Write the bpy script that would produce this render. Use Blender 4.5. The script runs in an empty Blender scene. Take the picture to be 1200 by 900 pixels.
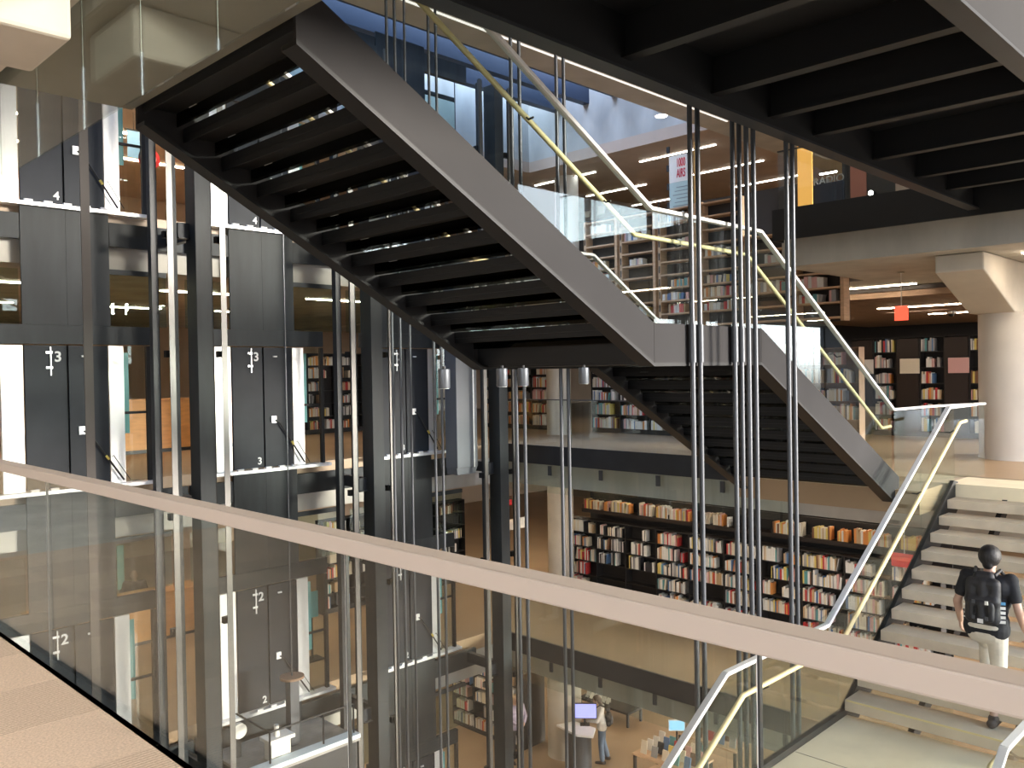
import bpy, bmesh, math, random
from mathutils import Vector, Matrix, Quaternion
random.seed(7)
SC = bpy.context.scene
COL = SC.collection
PI = math.pi

# ------------------------------------------------------------------ camera
F_PX, YAW, PITCH, ROLL, EYE = 999.6, math.radians(44.765), math.radians(0.7986), math.radians(-0.953), 1.6
FW = Vector((math.cos(YAW)*math.cos(PITCH), math.sin(YAW)*math.cos(PITCH), -math.sin(PITCH)))
R0 = Vector((math.sin(YAW), -math.cos(YAW), 0)); U0 = R0.cross(FW)
RT = R0*math.cos(ROLL)+U0*math.sin(ROLL); UP = -R0*math.sin(ROLL)+U0*math.cos(ROLL)
cam = bpy.data.cameras.new('camera'); camo = bpy.data.objects.new('camera', cam); COL.objects.link(camo)
cam.sensor_width = 36; cam.lens = F_PX/1200*36; cam.clip_end = 300; cam.clip_start = .05
M = Matrix.Identity(4)
for i in range(3):
    M[i][0], M[i][1], M[i][2] = RT[i], UP[i], -FW[i]
M[2][3] = EYE
camo.matrix_world = M
SC.camera = camo

def P(u, v, **k):
    """photo pixel -> point on the plane X=, Y= or Z= (world metres)"""
    d = FW+RT*((u-600)/F_PX)-UP*((v-450)/F_PX)
    (a, c), = k.items(); i = 'XYZ'.index(a); o = Vector((0, 0, EYE))
    return o+d*((c-o[i])/d[i])

# ------------------------------------------------------------------ world, exposure
W = bpy.data.worlds.new('sky'); SC.world = W; W.use_nodes = True
bg = W.node_tree.nodes['Background']
_nt = W.node_tree                                    # pale sky above, dull street below the horizon
_tc = _nt.nodes.new('ShaderNodeTexCoord'); _sx = _nt.nodes.new('ShaderNodeSeparateXYZ'); _cr = _nt.nodes.new('ShaderNodeValToRGB')
_nt.links.new(_tc.outputs['Generated'], _sx.inputs[0])
_mr = _nt.nodes.new('ShaderNodeMapRange'); _mr.inputs[1].default_value = -1; _mr.inputs[2].default_value = 1
_nt.links.new(_sx.outputs['Z'], _mr.inputs[0]); _nt.links.new(_mr.outputs[0], _cr.inputs[0]); _nt.links.new(_cr.outputs[0], bg.inputs[0])
_e = _cr.color_ramp.elements; _e[0].position = .49; _e[0].color = (.11, .105, .10, 1); _e[1].position = .51; _e[1].color = (.93, .95, .97, 1)
_e2 = _e.new(1.0); _e2.color = (.26, .50, 1.0, 1)
bg.inputs[1].default_value = 7.0
vs = SC.view_settings
vs.view_transform = 'Standard'; vs.look = 'None'; vs.exposure = 0.45; vs.gamma = 1.0; vs.use_curve_mapping = False
SC.cycles.max_bounces = 9; SC.cycles.diffuse_bounces = 4; SC.cycles.glossy_bounces = 4
SC.cycles.transmission_bounces = 6; SC.cycles.transparent_max_bounces = 40
SC.cycles.sample_clamp_indirect = 6.0; SC.cycles.caustics_reflective = False; SC.cycles.caustics_refractive = False

sun = bpy.data.lights.new('sun', 'SUN'); sun.energy = 8.5; sun.angle = math.radians(12); sun.color = (1, .92, .80)
suno = bpy.data.objects.new('sun', sun); COL.objects.link(suno); suno.location = (10, -20, 20)
suno.rotation_euler = Vector((-.45, 1, -.15)).to_track_quat('-Z', 'Y').to_euler()
def portal(name, loc, sx, sy, rot):
    l = bpy.data.lights.new(name, 'AREA'); l.shape = 'RECTANGLE'; l.size = sx; l.size_y = sy
    l.cycles.is_portal = True
    o = bpy.data.objects.new(name, l); COL.objects.link(o); o.location = loc; o.rotation_euler = rot
portal('daylight_portal_facade', (19.25, -6.9, 0), 29.5, 15, (PI/2, 0, 0))
portal('daylight_portal_rear', (-7.9, -1, 2), 7, 12, (0, -PI/2, 0))
portal('daylight_portal_skylight', (9, 14.2, 10.0), 18, 5.6, (0, 0, 0))

# ------------------------------------------------------------------ materials
MATS = {}
def mat(name, col, rough=.5, metal=0., noise=0., nscale=6., bump=0., bscale=30., stretch=(1, 1, 1), emit=None, spec=.5, col2=None):
    if name in MATS: return MATS[name]
    m = bpy.data.materials.new(name); m.use_nodes = True; nt = m.node_tree; b = nt.nodes['Principled BSDF']
    b.inputs['Base Color'].default_value = (*col, 1); b.inputs['Roughness'].default_value = rough
    b.inputs['Metallic'].default_value = metal; b.inputs['Specular IOR Level'].default_value = spec
    if emit:
        b.inputs['Emission Color'].default_value = (*emit[0], 1); b.inputs['Emission Strength'].default_value = emit[1]
    if noise or bump:
        tc = nt.nodes.new('ShaderNodeTexCoord'); mp = nt.nodes.new('ShaderNodeMapping'); mp.inputs['Scale'].default_value = stretch
        nt.links.new(tc.outputs['Object'], mp.inputs[0])
    if noise:
        n = nt.nodes.new('ShaderNodeTexNoise'); n.inputs['Scale'].default_value = nscale; n.inputs['Detail'].default_value = 6
        nt.links.new(mp.outputs[0], n.inputs['Vector'])
        r = nt.nodes.new('ShaderNodeMapRange'); r.inputs[1].default_value = .3; r.inputs[2].default_value = .7
        nt.links.new(n.outputs[0], r.inputs[0])
        mx = nt.nodes.new('ShaderNodeMix'); mx.data_type = 'RGBA'
        lo = tuple(c*(1-noise) for c in col); hi = col2 or tuple(min(1, c*(1+noise)) for c in col)
        mx.inputs[6].default_value = (*lo, 1); mx.inputs[7].default_value = (*hi, 1)
        nt.links.new(r.outputs[0], mx.inputs[0]); nt.links.new(mx.outputs[2], b.inputs['Base Color'])
    if bump:
        n2 = nt.nodes.new('ShaderNodeTexNoise'); n2.inputs['Scale'].default_value = bscale; n2.inputs['Detail'].default_value = 4
        nt.links.new(mp.outputs[0], n2.inputs['Vector'])
        bp = nt.nodes.new('ShaderNodeBump'); bp.inputs['Strength'].default_value = bump; bp.inputs['Distance'].default_value = .02
        nt.links.new(n2.outputs[0], bp.inputs['Height']); nt.links.new(bp.outputs[0], b.inputs['Normal'])
    MATS[name] = m
    return m

def glass_mat(name, tint, f0=.04, rgh=0.0):
    m = bpy.data.materials.new(name); m.use_nodes = True; nt = m.node_tree; nt.nodes.clear()
    N = nt.nodes.new; L = nt.links.new
    out = N('ShaderNodeOutputMaterial'); mix = N('ShaderNodeMixShader'); tr = N('ShaderNodeBsdfTransparent'); gl = N('ShaderNodeBsdfGlossy')
    tr.inputs[0].default_value = (*tint, 1); gl.inputs['Roughness'].default_value = rgh; gl.inputs[0].default_value = (.92, .97, .96, 1)
    ge = N('ShaderNodeNewGeometry'); dt = N('ShaderNodeVectorMath'); dt.operation = 'DOT_PRODUCT'
    L(ge.outputs['Normal'], dt.inputs[0]); L(ge.outputs['Incoming'], dt.inputs[1])
    def mth(op, a, b=None):
        n = N('ShaderNodeMath'); n.operation = op
        for i, x in enumerate((a, b)):
            if x is None: continue
            if isinstance(x, (int, float)): n.inputs[i].default_value = x
            else: L(x, n.inputs[i])
        return n.outputs[0]
    c = mth('ABSOLUTE', dt.outputs['Value']); w = mth('SUBTRACT', 1.0, c); w = mth('POWER', w, 5.0)
    fr = mth('ADD', mth('MULTIPLY', w, 1-f0), f0)
    L(fr, mix.inputs[0]); L(tr.outputs[0], mix.inputs[1]); L(gl.outputs[0], mix.inputs[2]); L(mix.outputs[0], out.inputs[0])
    MATS[name] = m
    return m

def carpet_mat(name, ribbed):
    m = mat(name, (.64, .50, .385), .95, 0, .18, 90, .5, 260, spec=.1)
    if ribbed:
        nt = m.node_tree; b = nt.nodes['Principled BSDF']
        tc = nt.nodes.new('ShaderNodeTexCoord'); wv = nt.nodes.new('ShaderNodeTexWave'); wv.bands_direction = 'Y'; wv.inputs['Scale'].default_value = 14
        wv.inputs['Distortion'].default_value = .6; wv.inputs['Detail Scale'].default_value = 3
        nt.links.new(tc.outputs['Object'], wv.inputs[0])
        old = b.inputs['Base Color'].links[0].from_socket
        mx = nt.nodes.new('ShaderNodeMix'); mx.data_type = 'RGBA'; mx.blend_type = 'MULTIPLY'; mx.inputs[0].default_value = .55
        nt.links.new(old, mx.inputs[6])
        rp = nt.nodes.new('ShaderNodeMapRange'); rp.inputs[3].default_value = .55; rp.inputs[4].default_value = 1.05
        nt.links.new(wv.outputs['Fac'], rp.inputs[0]); nt.links.new(rp.outputs[0], mx.inputs[7]); nt.links.new(mx.outputs[2], b.inputs['Base Color'])
    return m

STEEL = mat('black_steel', (.026, .028, .031), .45, .2, .18, 2.5, .03, 60, spec=.5)
STEEL_B = mat('blackened_steel_panel', (.034, .039, .042), .5, 0, .34, 1.6, .02, 40, (1.6, 1, .35), spec=.22)
STEEL_DOOR = mat('dark_blue_steel', (.024, .028, .035), .5, 0, .15, 2, spec=.22)
STEEL_MATTE = mat('matte_black_steel', (.010, .010, .0105), .55, .1)
STRINGER = mat('dark_grey_stringer_paint', (.036, .034, .035), .6, 0, .06, 1.5, spec=.12)
CHROME = mat('polished_rail_steel', (.15, .146, .14), .4, .8, .05, 3, 0, 30, (1, 1, .3))
ALU = mat('white_aluminium', (.86, .87, .87), .3, .35)
WHITE = mat('white_paint', (.82, .82, .82), .5)
RODM = mat('grey_rod_steel', (.085, .09, .10), .4, .5)
LAMPM = mat('brushed_lamp_steel', (.12, .13, .145), .4, .5)
RAILW = mat('satin_rail', (.86, .86, .85), .4, .0)
BRASS = mat('pale_brass', (.84, .70, .38), .45, .1)
CAPM = mat('beige_handrail_paint', (.43, .365, .31), .5)
CONC = mat('concrete', (.50, .485, .44), .75, 0, .16, 1.6, .12, 14, (1, 1, .35))
CONC_W = mat('warm_concrete', (.58, .54, .47), .75, 0, .12, 1.4, .1, 14)
CONC_T = mat('stair_concrete', (.70, .60, .47), .7, 0, .12, 3.0, .06, 30)
CONC_L = mat('landing_concrete', (.90, .79, .58), .6, 0, .10, 1.8, .04, 30)
FLOORM = mat('tan_floor', (.40, .275, .165), .42, 0, .08, .9)
CEILW = mat('warm_ceiling', (.55, .42, .32), .7, 0, .06, 2)
WALLT = mat('tan_wall', (.55, .42, .30), .8, 0, .08, 1.0)
WALLD = mat('charcoal_wall', (.035, .034, .036), .6)
NAVY = mat('navy_metal', (.035, .05, .085), .5, .2)
OAK = mat('light_oak', (.62, .42, .27), .55, 0, .14, 4, .03, 30, (1, 1, 6))
OAK_D = mat('brown_slat_wood', (.30, .195, .125), .6, 0, .18, 4, .03, 30, (6, 1, 1))
ORANGEW = mat('orange_counter_wood', (.60, .29, .085), .5, 0, .14, 3, 0, 30, (1, 1, 5))
SHELF = mat('black_shelf_steel', (.020, .018, .018), .55, .1)
BLACK = mat('black_plastic', (.012, .012, .013), .45)
RED = mat('red_sign', (.75, .05, .03), .5, emit=((1, .10, .05), 1.2))
PAPER = mat('white_paper', (.80, .78, .72), .8)
TEAL = mat('teal_panel', (.22, .55, .58), .35)
BLUEP = mat('pale_blue_panel', (.32, .55, .82), .4)
EDGE = mat('green_glass_edge', (.22, .28, .26), .3)
GLASS = glass_mat('clear_glass', (.93, .965, .955))
GLASS_N = glass_mat('grey_green_glass', (.885, .895, .875), .03)
GLASS_T = glass_mat('teal_glass', (.80, .88, .85), .03)
GLASS_S = glass_mat('gap_dimming_glass', (.24, .235, .22), .03)  # dark tint stands in for the dim gaps of the stair
APRON = mat('shaded_soffit', (.17, .168, .14), .6, 0, .12, 1.5)  # concrete underside of the apron, its shade put into the dark colour
LED = mat('warm_led', (1, .93, .82), .5, emit=((1, .83, .62), 30))
LED_N = mat('bright_warm_led', (1, .93, .85), .5, emit=((1, .90, .80), 30))
LED_S = mat('soft_led', (1, .97, .92), .5, emit=((1, .95, .88), .7))
LED_W = mat('neutral_led', (1, .97, .92), .5, emit=((1, .95, .88), 13))
CARP_R = carpet_mat('ribbed_carpet', True); CARP_P = carpet_mat('plain_carpet', False)

# ------------------------------------------------------------------ helpers
class MB:
    def __init__(s): s.v = []; s.f = []; s.m = []
    def add(s, vs, fs, mi=0):
        n = len(s.v); s.v += [tuple(x) for x in vs]
        for f in fs: s.f.append(tuple(i+n for i in f)); s.m.append(mi)
        return s
    def hexa(s, q, mi=0):
        return s.add(q, [(0, 3, 2, 1), (4, 5, 6, 7), (0, 1, 5, 4), (1, 2, 6, 5), (2, 3, 7, 6), (3, 0, 4, 7)], mi)
    def box(s, x0, x1, y0, y1, z0, z1, mi=0):
        return s.hexa([(x0, y0, z0), (x1, y0, z0), (x1, y1, z0), (x0, y1, z0), (x0, y0, z1), (x1, y0, z1), (x1, y1, z1), (x0, y1, z1)], mi)
    def bar(s, p, q, w, h, mi=0, up=(0, 0, 1)):
        p, q = Vector(p), Vector(q); d = (q-p).normalized(); sd = d.cross(Vector(up))
        if sd.length < 1e-4: sd = Vector((1, 0, 0))
        sd.normalize(); u = sd.cross(d); a = sd*w/2; b = u*h/2
        return s.hexa([p-a-b, p+a-b, q+a-b, q-a-b, p-a+b, p+a+b, q+a+b, q-a+b], mi)
    def prism(s, poly, axis, a, b, mi=0):
        """poly of 2-D points in the plane normal to axis, extruded from a to b"""
        n = len(poly)
        def mk(p, t): return {'X': (t, p[0], p[1]), 'Y': (p[0], t, p[1]), 'Z': (p[0], p[1], t)}[axis]
        vs = [mk(p, a) for p in poly]+[mk(p, b) for p in poly]
        return s.add(vs, [tuple(range(n))[::-1], tuple(range(n, 2*n))]+[(i, (i+1) % n, n+(i+1) % n, n+i) for i in range(n)], mi)
    def tube(s, pts, r, n=10, mi=0, cap=True):
        pts = [Vector(p) for p in pts]; rs = r if isinstance(r, (list, tuple)) else [r]*len(pts)
        prev = None; rings = []
        for i, p in enumerate(pts):
            t = (pts[min(i+1, len(pts)-1)]-pts[max(i-1, 0)]).normalized()
            if prev is None:
                x = t.cross(Vector((0, 0, 1)))
                if x.length < 1e-3: x = Vector((1, 0, 0))
                x.normalize()
            else:
                x = prev-t*prev.dot(t); x.normalize()
            prev = x; y = t.cross(x); rings.append([p+(x*math.cos(2*PI*k/n)+y*math.sin(2*PI*k/n))*rs[i] for k in range(n)])
        vs = [v for rg in rings for v in rg]; fs = []
        for i in range(len(pts)-1):
            for k in range(n): fs.append((i*n+k, i*n+(k+1) % n, (i+1)*n+(k+1) % n, (i+1)*n+k))
        if cap: fs += [tuple(range(n))[::-1], tuple(range((len(pts)-1)*n, len(pts)*n))]
        return s.add(vs, fs, mi)
    def lathe(s, c, prof, n=32, mi=0):
        """prof: (radius, z) from bottom to top about the vertical through c"""
        vs = [(c[0]+r*math.cos(2*PI*k/n), c[1]+r*math.sin(2*PI*k/n), z) for r, z in prof for k in range(n)]
        fs = [(i*n+k, i*n+(k+1) % n, (i+1)*n+(k+1) % n, (i+1)*n+k) for i in range(len(prof)-1) for k in range(n)]
        fs += [tuple(range(n))[::-1], tuple(range((len(prof)-1)*n, len(prof)*n))]
        return s.add(vs, fs, mi)
    def build(s, name, mats, parent=None, smooth=False, bevel=0, origin=None):
        me = bpy.data.meshes.new(name)
        xs = list(zip(*s.v))
        if parent is not None: o0 = wloc(parent)
        elif origin is not None: o0 = Vector(origin)
        else: o0 = Vector(((min(xs[0])+max(xs[0]))/2, (min(xs[1])+max(xs[1]))/2, min(xs[2])))
        me.from_pydata([Vector(v)-o0 for v in s.v], [], s.f)
        for m in (mats if isinstance(mats, (list, tuple)) else [mats]): me.materials.append(m)
        if isinstance(mats, (list, tuple)):
            for p, i in zip(me.polygons, s.m): p.material_index = i
        bm = bmesh.new(); bm.from_mesh(me); bmesh.ops.recalc_face_normals(bm, faces=bm.faces); bm.to_mesh(me); bm.free()
        if smooth:
            me.polygons.foreach_set('use_smooth', [True]*len(me.polygons))
            try: me.set_sharp_from_angle(angle=.7)
            except Exception: pass
        o = bpy.data.objects.new(name, me); COL.objects.link(o)
        if parent is not None: o.parent = parent; WL[o.name] = o0
        else: o.location = o0; WL[o.name] = o0
        if bevel:
            b = o.modifiers.new('bevel', 'BEVEL'); b.width = bevel; b.segments = 2; b.limit_method = 'ANGLE'
        return o
WL = {}
def wloc(o): return WL.get(o.name, Vector(o.location))
def box(x0, x1, y0, y1, z0, z1): return MB().box(x0, x1, y0, y1, z0, z1)
def tag(o, label, cat, group=None):
    o['label'] = label; o['category'] = cat
    if group: o['group'] = group
    return o
def thing(name, label, cat, loc, group=None):
    o = bpy.data.objects.new(name, None); COL.objects.link(o); o.location = loc; o.empty_display_size = .1
    WL[o.name] = Vector(loc)
    return tag(o, label, cat, group)
def struct(o, label=None):
    o['kind'] = 'structure'
    if label: o['label'] = label
    return o
def copy_tree(o, off, parent=None):
    c = o.copy(); COL.objects.link(c); c.parent = parent
    if parent is None: c.location = Vector(o.location)+Vector(off)
    WL[c.name] = wloc(o)+Vector(off)
    for ch in KIDS.get(o.name, o.children): copy_tree(ch, off, c)
    return c
KIDS = {}
TXT = {}
def text_obj(name, body, size, matname, parent, loc, rot, bold=.012, ext=.003, spacing=1.0):
    """flat lettering: the glyph outline turned into a thin mesh"""
    key = (body, size, bold, ext)
    if key not in TXT:
        cu = bpy.data.curves.new('txt', 'FONT'); cu.body = body; cu.size = size; cu.extrude = ext; cu.offset = bold*size; cu.align_x = 'CENTER'; cu.align_y = 'CENTER'
        cu.space_line = .9; cu.space_character = spacing
        t = bpy.data.objects.new('txt', cu); COL.objects.link(t)
        dg = bpy.context.evaluated_depsgraph_get(); dg.update()
        TXT[key] = bpy.data.meshes.new_from_object(t.evaluated_get(dg)); bpy.data.objects.remove(t)
    me = TXT[key].copy(); me.name = name; me.materials.clear(); me.materials.append(matname)
    o = bpy.data.objects.new(name, me); COL.objects.link(o)
    if parent is not None: o.parent = parent; o.location = Vector(loc)-wloc(parent)
    else: o.location = loc
    o.rotation_euler = rot
    return o

# ------------------------------------------------------------------ the setting
H = 4.15; LV = {1: -2*H, 2: -H, 3: 0.0, 4: H}
XN, XF, YD = 1.56, 13.15, 13.5           # near edge, far edge of the void, plane of the lift doors
ZL = 1.95                                 # half landing of the steel stair
R1, T1, R2, T2 = (H-ZL)/13, .308, ZL/12, .305
XL0, XL1 = 5.99, 7.95
XTOP, XBOT = XL0-12*T1, XL1+11*T2         # where it meets level 4 and level 3
XAP = 2.60                                # edge of the level 4 apron
SY0, SY1 = 4.25, 6.52                     # steel stair between these
CY0, CY1 = 1.72, 3.87                     # concrete stair between these
XC0, XC1 = 12.3-11*.32, 12.3              # first riser and top riser of its upper flight

def slab(name, rects, z, m, lab, beam=True):
    b = MB()
    for x0, x1, y0, y1 in rects: b.box(x0, x1, y0, y1, z-.30, z)
    struct(b.build(name, m), lab)
    if beam:
        c = MB()
        for x0, x1, y0, y1 in rects: c.box(x0+.28, x1, y0, y1, z-.86, z-.305)
        struct(c.build('ceiling', CONC), 'concrete ceiling slab below '+lab)
struct(box(-8, 34, -7, 28, -8.6, -8.3).build('floor', FLOORM), 'tan ground floor at the bottom of the atrium')
for n, nm in ((2, 'second'), (3, 'third')):
    slab('floor', [(XF+.05, 34, -7, 28), (3.0, XF+.05, YD+.2, 28)], LV[n], FLOORM, nm+' floor beyond the void')
slab('floor', [(XF+.05, 34, -7, 6.9), (16.6, 34, 6.9, 28), (3.0, 16.6, YD+.2, 28)], LV[4], FLOORM, 'fourth floor beyond the void')
# landings reaching out to the stairs
struct(box(XBOT-.02, XF+.05, SY0-.3, SY1+.02, -.30, 0).build('floor', FLOORM), 'third floor apron at the foot of the steel stair')
struct(box(XC1, XF+.05, -1.0, SY0-.3, -.30, 0).build('floor', CONC_L), 'third floor apron at the head of the concrete stair')
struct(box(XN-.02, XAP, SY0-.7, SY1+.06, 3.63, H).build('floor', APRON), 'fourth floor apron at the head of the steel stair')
# near side: level 3 carried on concrete, carpet tiles laid on it, level 2 below, level 4 above
fl = struct(box(-8, XN-.06, -7, YD, -.30, -.012).build('floor', CONC), 'third floor under the carpet tiles')
TW = .62
ny = 0
yy = -1.86
while yy < 8.2:
    for ix in range(8):
        x1 = XN-.03-ix*TW
        t = box(x1-TW+.003, x1, yy, yy+TW-.003, -.011, 0).build('carpet_tile', CARP_R if (ny+ix) % 2 == 0 else CARP_P, fl)
    yy += TW; ny += 1
struct(box(-8, XN-.06, -7, YD, -H-.30, -H).build('floor', FLOORM), 'second floor on the near side')
struct(box(-8, XN-.06, -7, YD+14, H-.30, H).build('floor', FLOORM), 'fourth floor above the carpeted walkway')
struct(box(-8, XN-.065, -7, YD+14, H-.72, H-.305).build('ceiling', CONC_W), 'warm concrete ceiling above the carpeted walkway')
struct(box(-8, XN-.06, -7, YD, -H-.86, -H-.305).build('ceiling', CONC), 'concrete slab below the near second floor')
# dark steel fascias along the edges of the void
for z in (LV[2], LV[3]):
    struct(MB().box(XF, XF+.05, SY1+.03, YD+.05, z-.35, z+.04).build('trim_1', STEEL), 'black steel fascia along the far floor edge')
struct(MB().box(XF, XF+.05, -7, 6.9, H-.45, H+.06).box(XF+.05, 16.6, 6.86, 6.9, H-.45, H+.06).build('trim_2', STEEL_MATTE), 'black steel fascia along the far fourth floor edge')
struct(MB().box(XF, XF+.05, -7, CY1+.2, -.35, .0).build('trim_3', STEEL), 'black fascia beside the head of the concrete stair')
struct(MB().box(XN-.06, XN-.03, -7, YD, -.35, -.0).build('trim_4', STEEL), 'dark fascia of the carpeted walkway')
struct(MB().box(XN-.06, XN-.03, -7, 14, H-.36, H+.04).build('trim_5', CONC_W), 'dark fascia of the near fourth floor')
# roof with a long skylight well over the lifts
rz = 7.42
for r, lab in (((-8, 34, -7, 11.2), 'concrete ceiling over the atrium'), ((18.2, 34, 11.2, 28), 'ceiling over the fourth floor reading room'),
               ((-8, 18.2, 17.2, 28), 'ceiling over the fourth floor lift lobby'), ((-8, 0, 11.2, 17.2), 'ceiling left of the skylight well')):
    struct(box(*r, rz, rz+.3).build('ceiling', CONC_W if r[3] == 11.2 and r[0] == -8 else CEILW), lab)
struct(box(0, 18.2, 11.0, 11.2, rz+.3, 10).build('wall_skylight_near', CONC))
struct(box(18.2, 18.5, 11.0, 17.4, rz+.3, 10).build('wall_skylight_right', CONC))
struct(box(0, 18.2, 17.2, 17.5, rz+.3, 10).build('wall_skylight_far', CONC))
struct(box(-.3, 0, 11.0, 17.5, rz+.3, 10).build('wall_skylight_left', CONC))
o = MB()
for y in (11.9, 12.9, 13.9, 14.9, 15.9): o.box(0, 18.2, y, y+.22, 8.9, 9.8)  # real navy beams plus added ones that cut down the sky light
struct(o.build('trim_6', NAVY), 'navy roof beams crossing the skylight well, extra ones added to dim it')
# outer walls
struct(box(34, 34.3, -7, 28, -8.6, rz).build('wall_far', WALLD))
struct(box(-8, 34, 28, 28.3, -8.6, rz).build('wall_lobby', WALLT))
struct(box(2.9, 3.0, YD+.2, 28, -8.3, rz).build('wall_lobby_side', WALLT))
struct(box(-8.3, -8, -7, 28, -8.6, -1.5).box(-8.3, -8, -7, 28, 5.5, rz).box(-8.3, -8, 5, 28, -1.5, 5.5).build('wall_rear', CONC_W))
f = MB()
for z in (-8.45, -4.4, -.3, 3.85, rz): f.box(-8, 34, -7.15, -7, z-.25, z+.25)
for i in range(15): f.box(-8+i*3-.06, -8+i*3+.06, -7.15, -7, -8.6, rz)
struct(box(-8, 4.5, -7.4, -7.16, -8.6, rz).build('wall_right_light_block', CONC_W))  # added unseen wall, cuts the sky light reaching the step fronts
wf = struct(f.build('window_1', STEEL), 'glazed street front with dark mullions')
f = MB()
for i in range(7): f.box(-8.2, -8.05, -7+i*3-.05, -7+i*3+.05, -1.5, 5.5)
struct(f.build('window_2', STEEL), 'dark mullions of the window behind the walkway')
# the void's ceiling light line
def led(name, x0, x1, y0, y1, z, m, lab, group, cat='ceiling light'):
    t = thing(name, lab, cat, ((x0+x1)/2, (y0+y1)/2, z), group)
    box(x0-.008, x1+.008, y0-.008, y1+.008, z-.012, z).build('housing', WHITE, t)
    box(x0, x1, y0, y1, z-.030, z-.012).build('diffuser', m, t)
    return t
led('linear_light', 3.0, 17.9, 10.48, 10.52, rz, LED_S, 'long white light line on the atrium ceiling beside the skylight', None)
for i, y in enumerate((1.5, 6.0)):
    led('linear_light', 2.0, 12.5, y, y+.06, rz, LED_W, 'long white light line on the ceiling above the stairs', 'light lines above the stairs')
# round downlight in the atrium ceiling
p = P(775, 135, Z=rz)
t = thing('downlight', 'small round downlight in the concrete atrium ceiling', 'downlight', p)
MB().lathe(p, [(.16, rz-.02), (.16, rz)], 24).build('ring', WHITE, t); MB().lathe(p, [(.13, rz-.028), (.13, rz-.02)], 24).build('lens', LED_W, t)
# ceiling lights of the rooms around
for n, nm, m in ((1, 'ground', LED), (2, 'second', LED), (3, 'third', LED)):
    z = LV[n]+H-.86
    for x in (14.6, 18.2, 21.8, 25.4):
        for y in (-2.5, 2.5, 7.5, 12.0, 17.0):
            if n == 3 and x < 16 and y > 5: continue
            z = 3.06 if n == 3 and x > 18.5 else LV[n]+H-.86
            if n == 3 and y > 13: continue
            led('linear_light', x, x+(.05 if n == 3 and x > 18 else .12), y-1.1, y+1.1, z, m, f'warm linear light on the {nm} floor ceiling beyond the void', f'lights on the {nm} floor ceiling')
for n, nm in ((1, 'ground'), (2, 'second'), (3, 'third')):
    z = LV[n]+H-.86
    for x in (4.6, 7.8, 11.0):
        for y in (16.2, 20.5):
            led('linear_light', x-.9, x+.9, y, y+.12, z, LED, f'warm linear light over the {nm} floor lift lobby', f'lights in the {nm} floor lift lobby')
for x in (19.5, 22.0, 24.5):
    for y in (9.0, 13.0, 17.0):
        led('linear_light', x, x+.055, y-1.2, y+1.2, rz, LED_W, 'linear light on the fourth floor reading room ceiling', 'lights on the fourth floor ceiling')
for y in (18.4, 20.6, 23):
    led('linear_light', 4.0, 10.5, y, y+.14, rz, LED, 'light line over the fourth floor lift lobby', 'light lines in the fourth floor lobby')
for y in (-3.0, 1.0, 5.0, 9.0):
    led('linear_light', -2.6, -.2, y, y+.2, H-.72, LED_N, 'linear light on the ceiling above the carpeted walkway', 'lights above the carpeted walkway')

# ------------------------------------------------------------------ columns
def column(x, y, z0, z1, r, lab, m=CONC_W):
    t = thing('concrete_column', lab, 'column', (x, y, z0))
    MB().lathe((x, y), [(r, z0), (r, z1)], 48).build('shaft', m, t, True)
    MB().lathe((x, y), [(r+.012, z0), (r+.012, z0+.02)], 48).build('base_ring', m, t, True)
    return t
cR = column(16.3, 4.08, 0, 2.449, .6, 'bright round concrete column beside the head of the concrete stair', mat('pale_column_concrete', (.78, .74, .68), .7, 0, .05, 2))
column(16.25, 14.45, 0, H-.86, .31, 'round concrete column by the shelves on the third floor')
column(16.25, 14.45, -H, -.86, .33, 'round concrete column at the end of the second floor shelf wall')
column(16.45, 14.6, -2*H, -H-.86, .44, 'round concrete column with a work counter around it')
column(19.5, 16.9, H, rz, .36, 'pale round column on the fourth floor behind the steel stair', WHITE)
# haunched bracket over the bright column
t = MB().prism([(14.0, 3.285), (17.2, 3.285), (17.2, 2.45), (15.6, 2.45), (14.0, 3.02)], 'Y', 3.95, 4.64)
tag(t.build('concrete_bracket', CONC_W, None, False, .02), 'tapered concrete bracket beam over the bright column', 'bracket')
# bracket under the near fourth floor
q0, q1 = P(85, 47, X=1.4), P(38, 88, X=1.4)
tag(box(-3, 1.4, q0.y, q1.y, q0.z, H-.725).build('concrete_bracket', CONC_W, None, False, .02), 'pale concrete bracket beam under the near ceiling', 'bracket')

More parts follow.
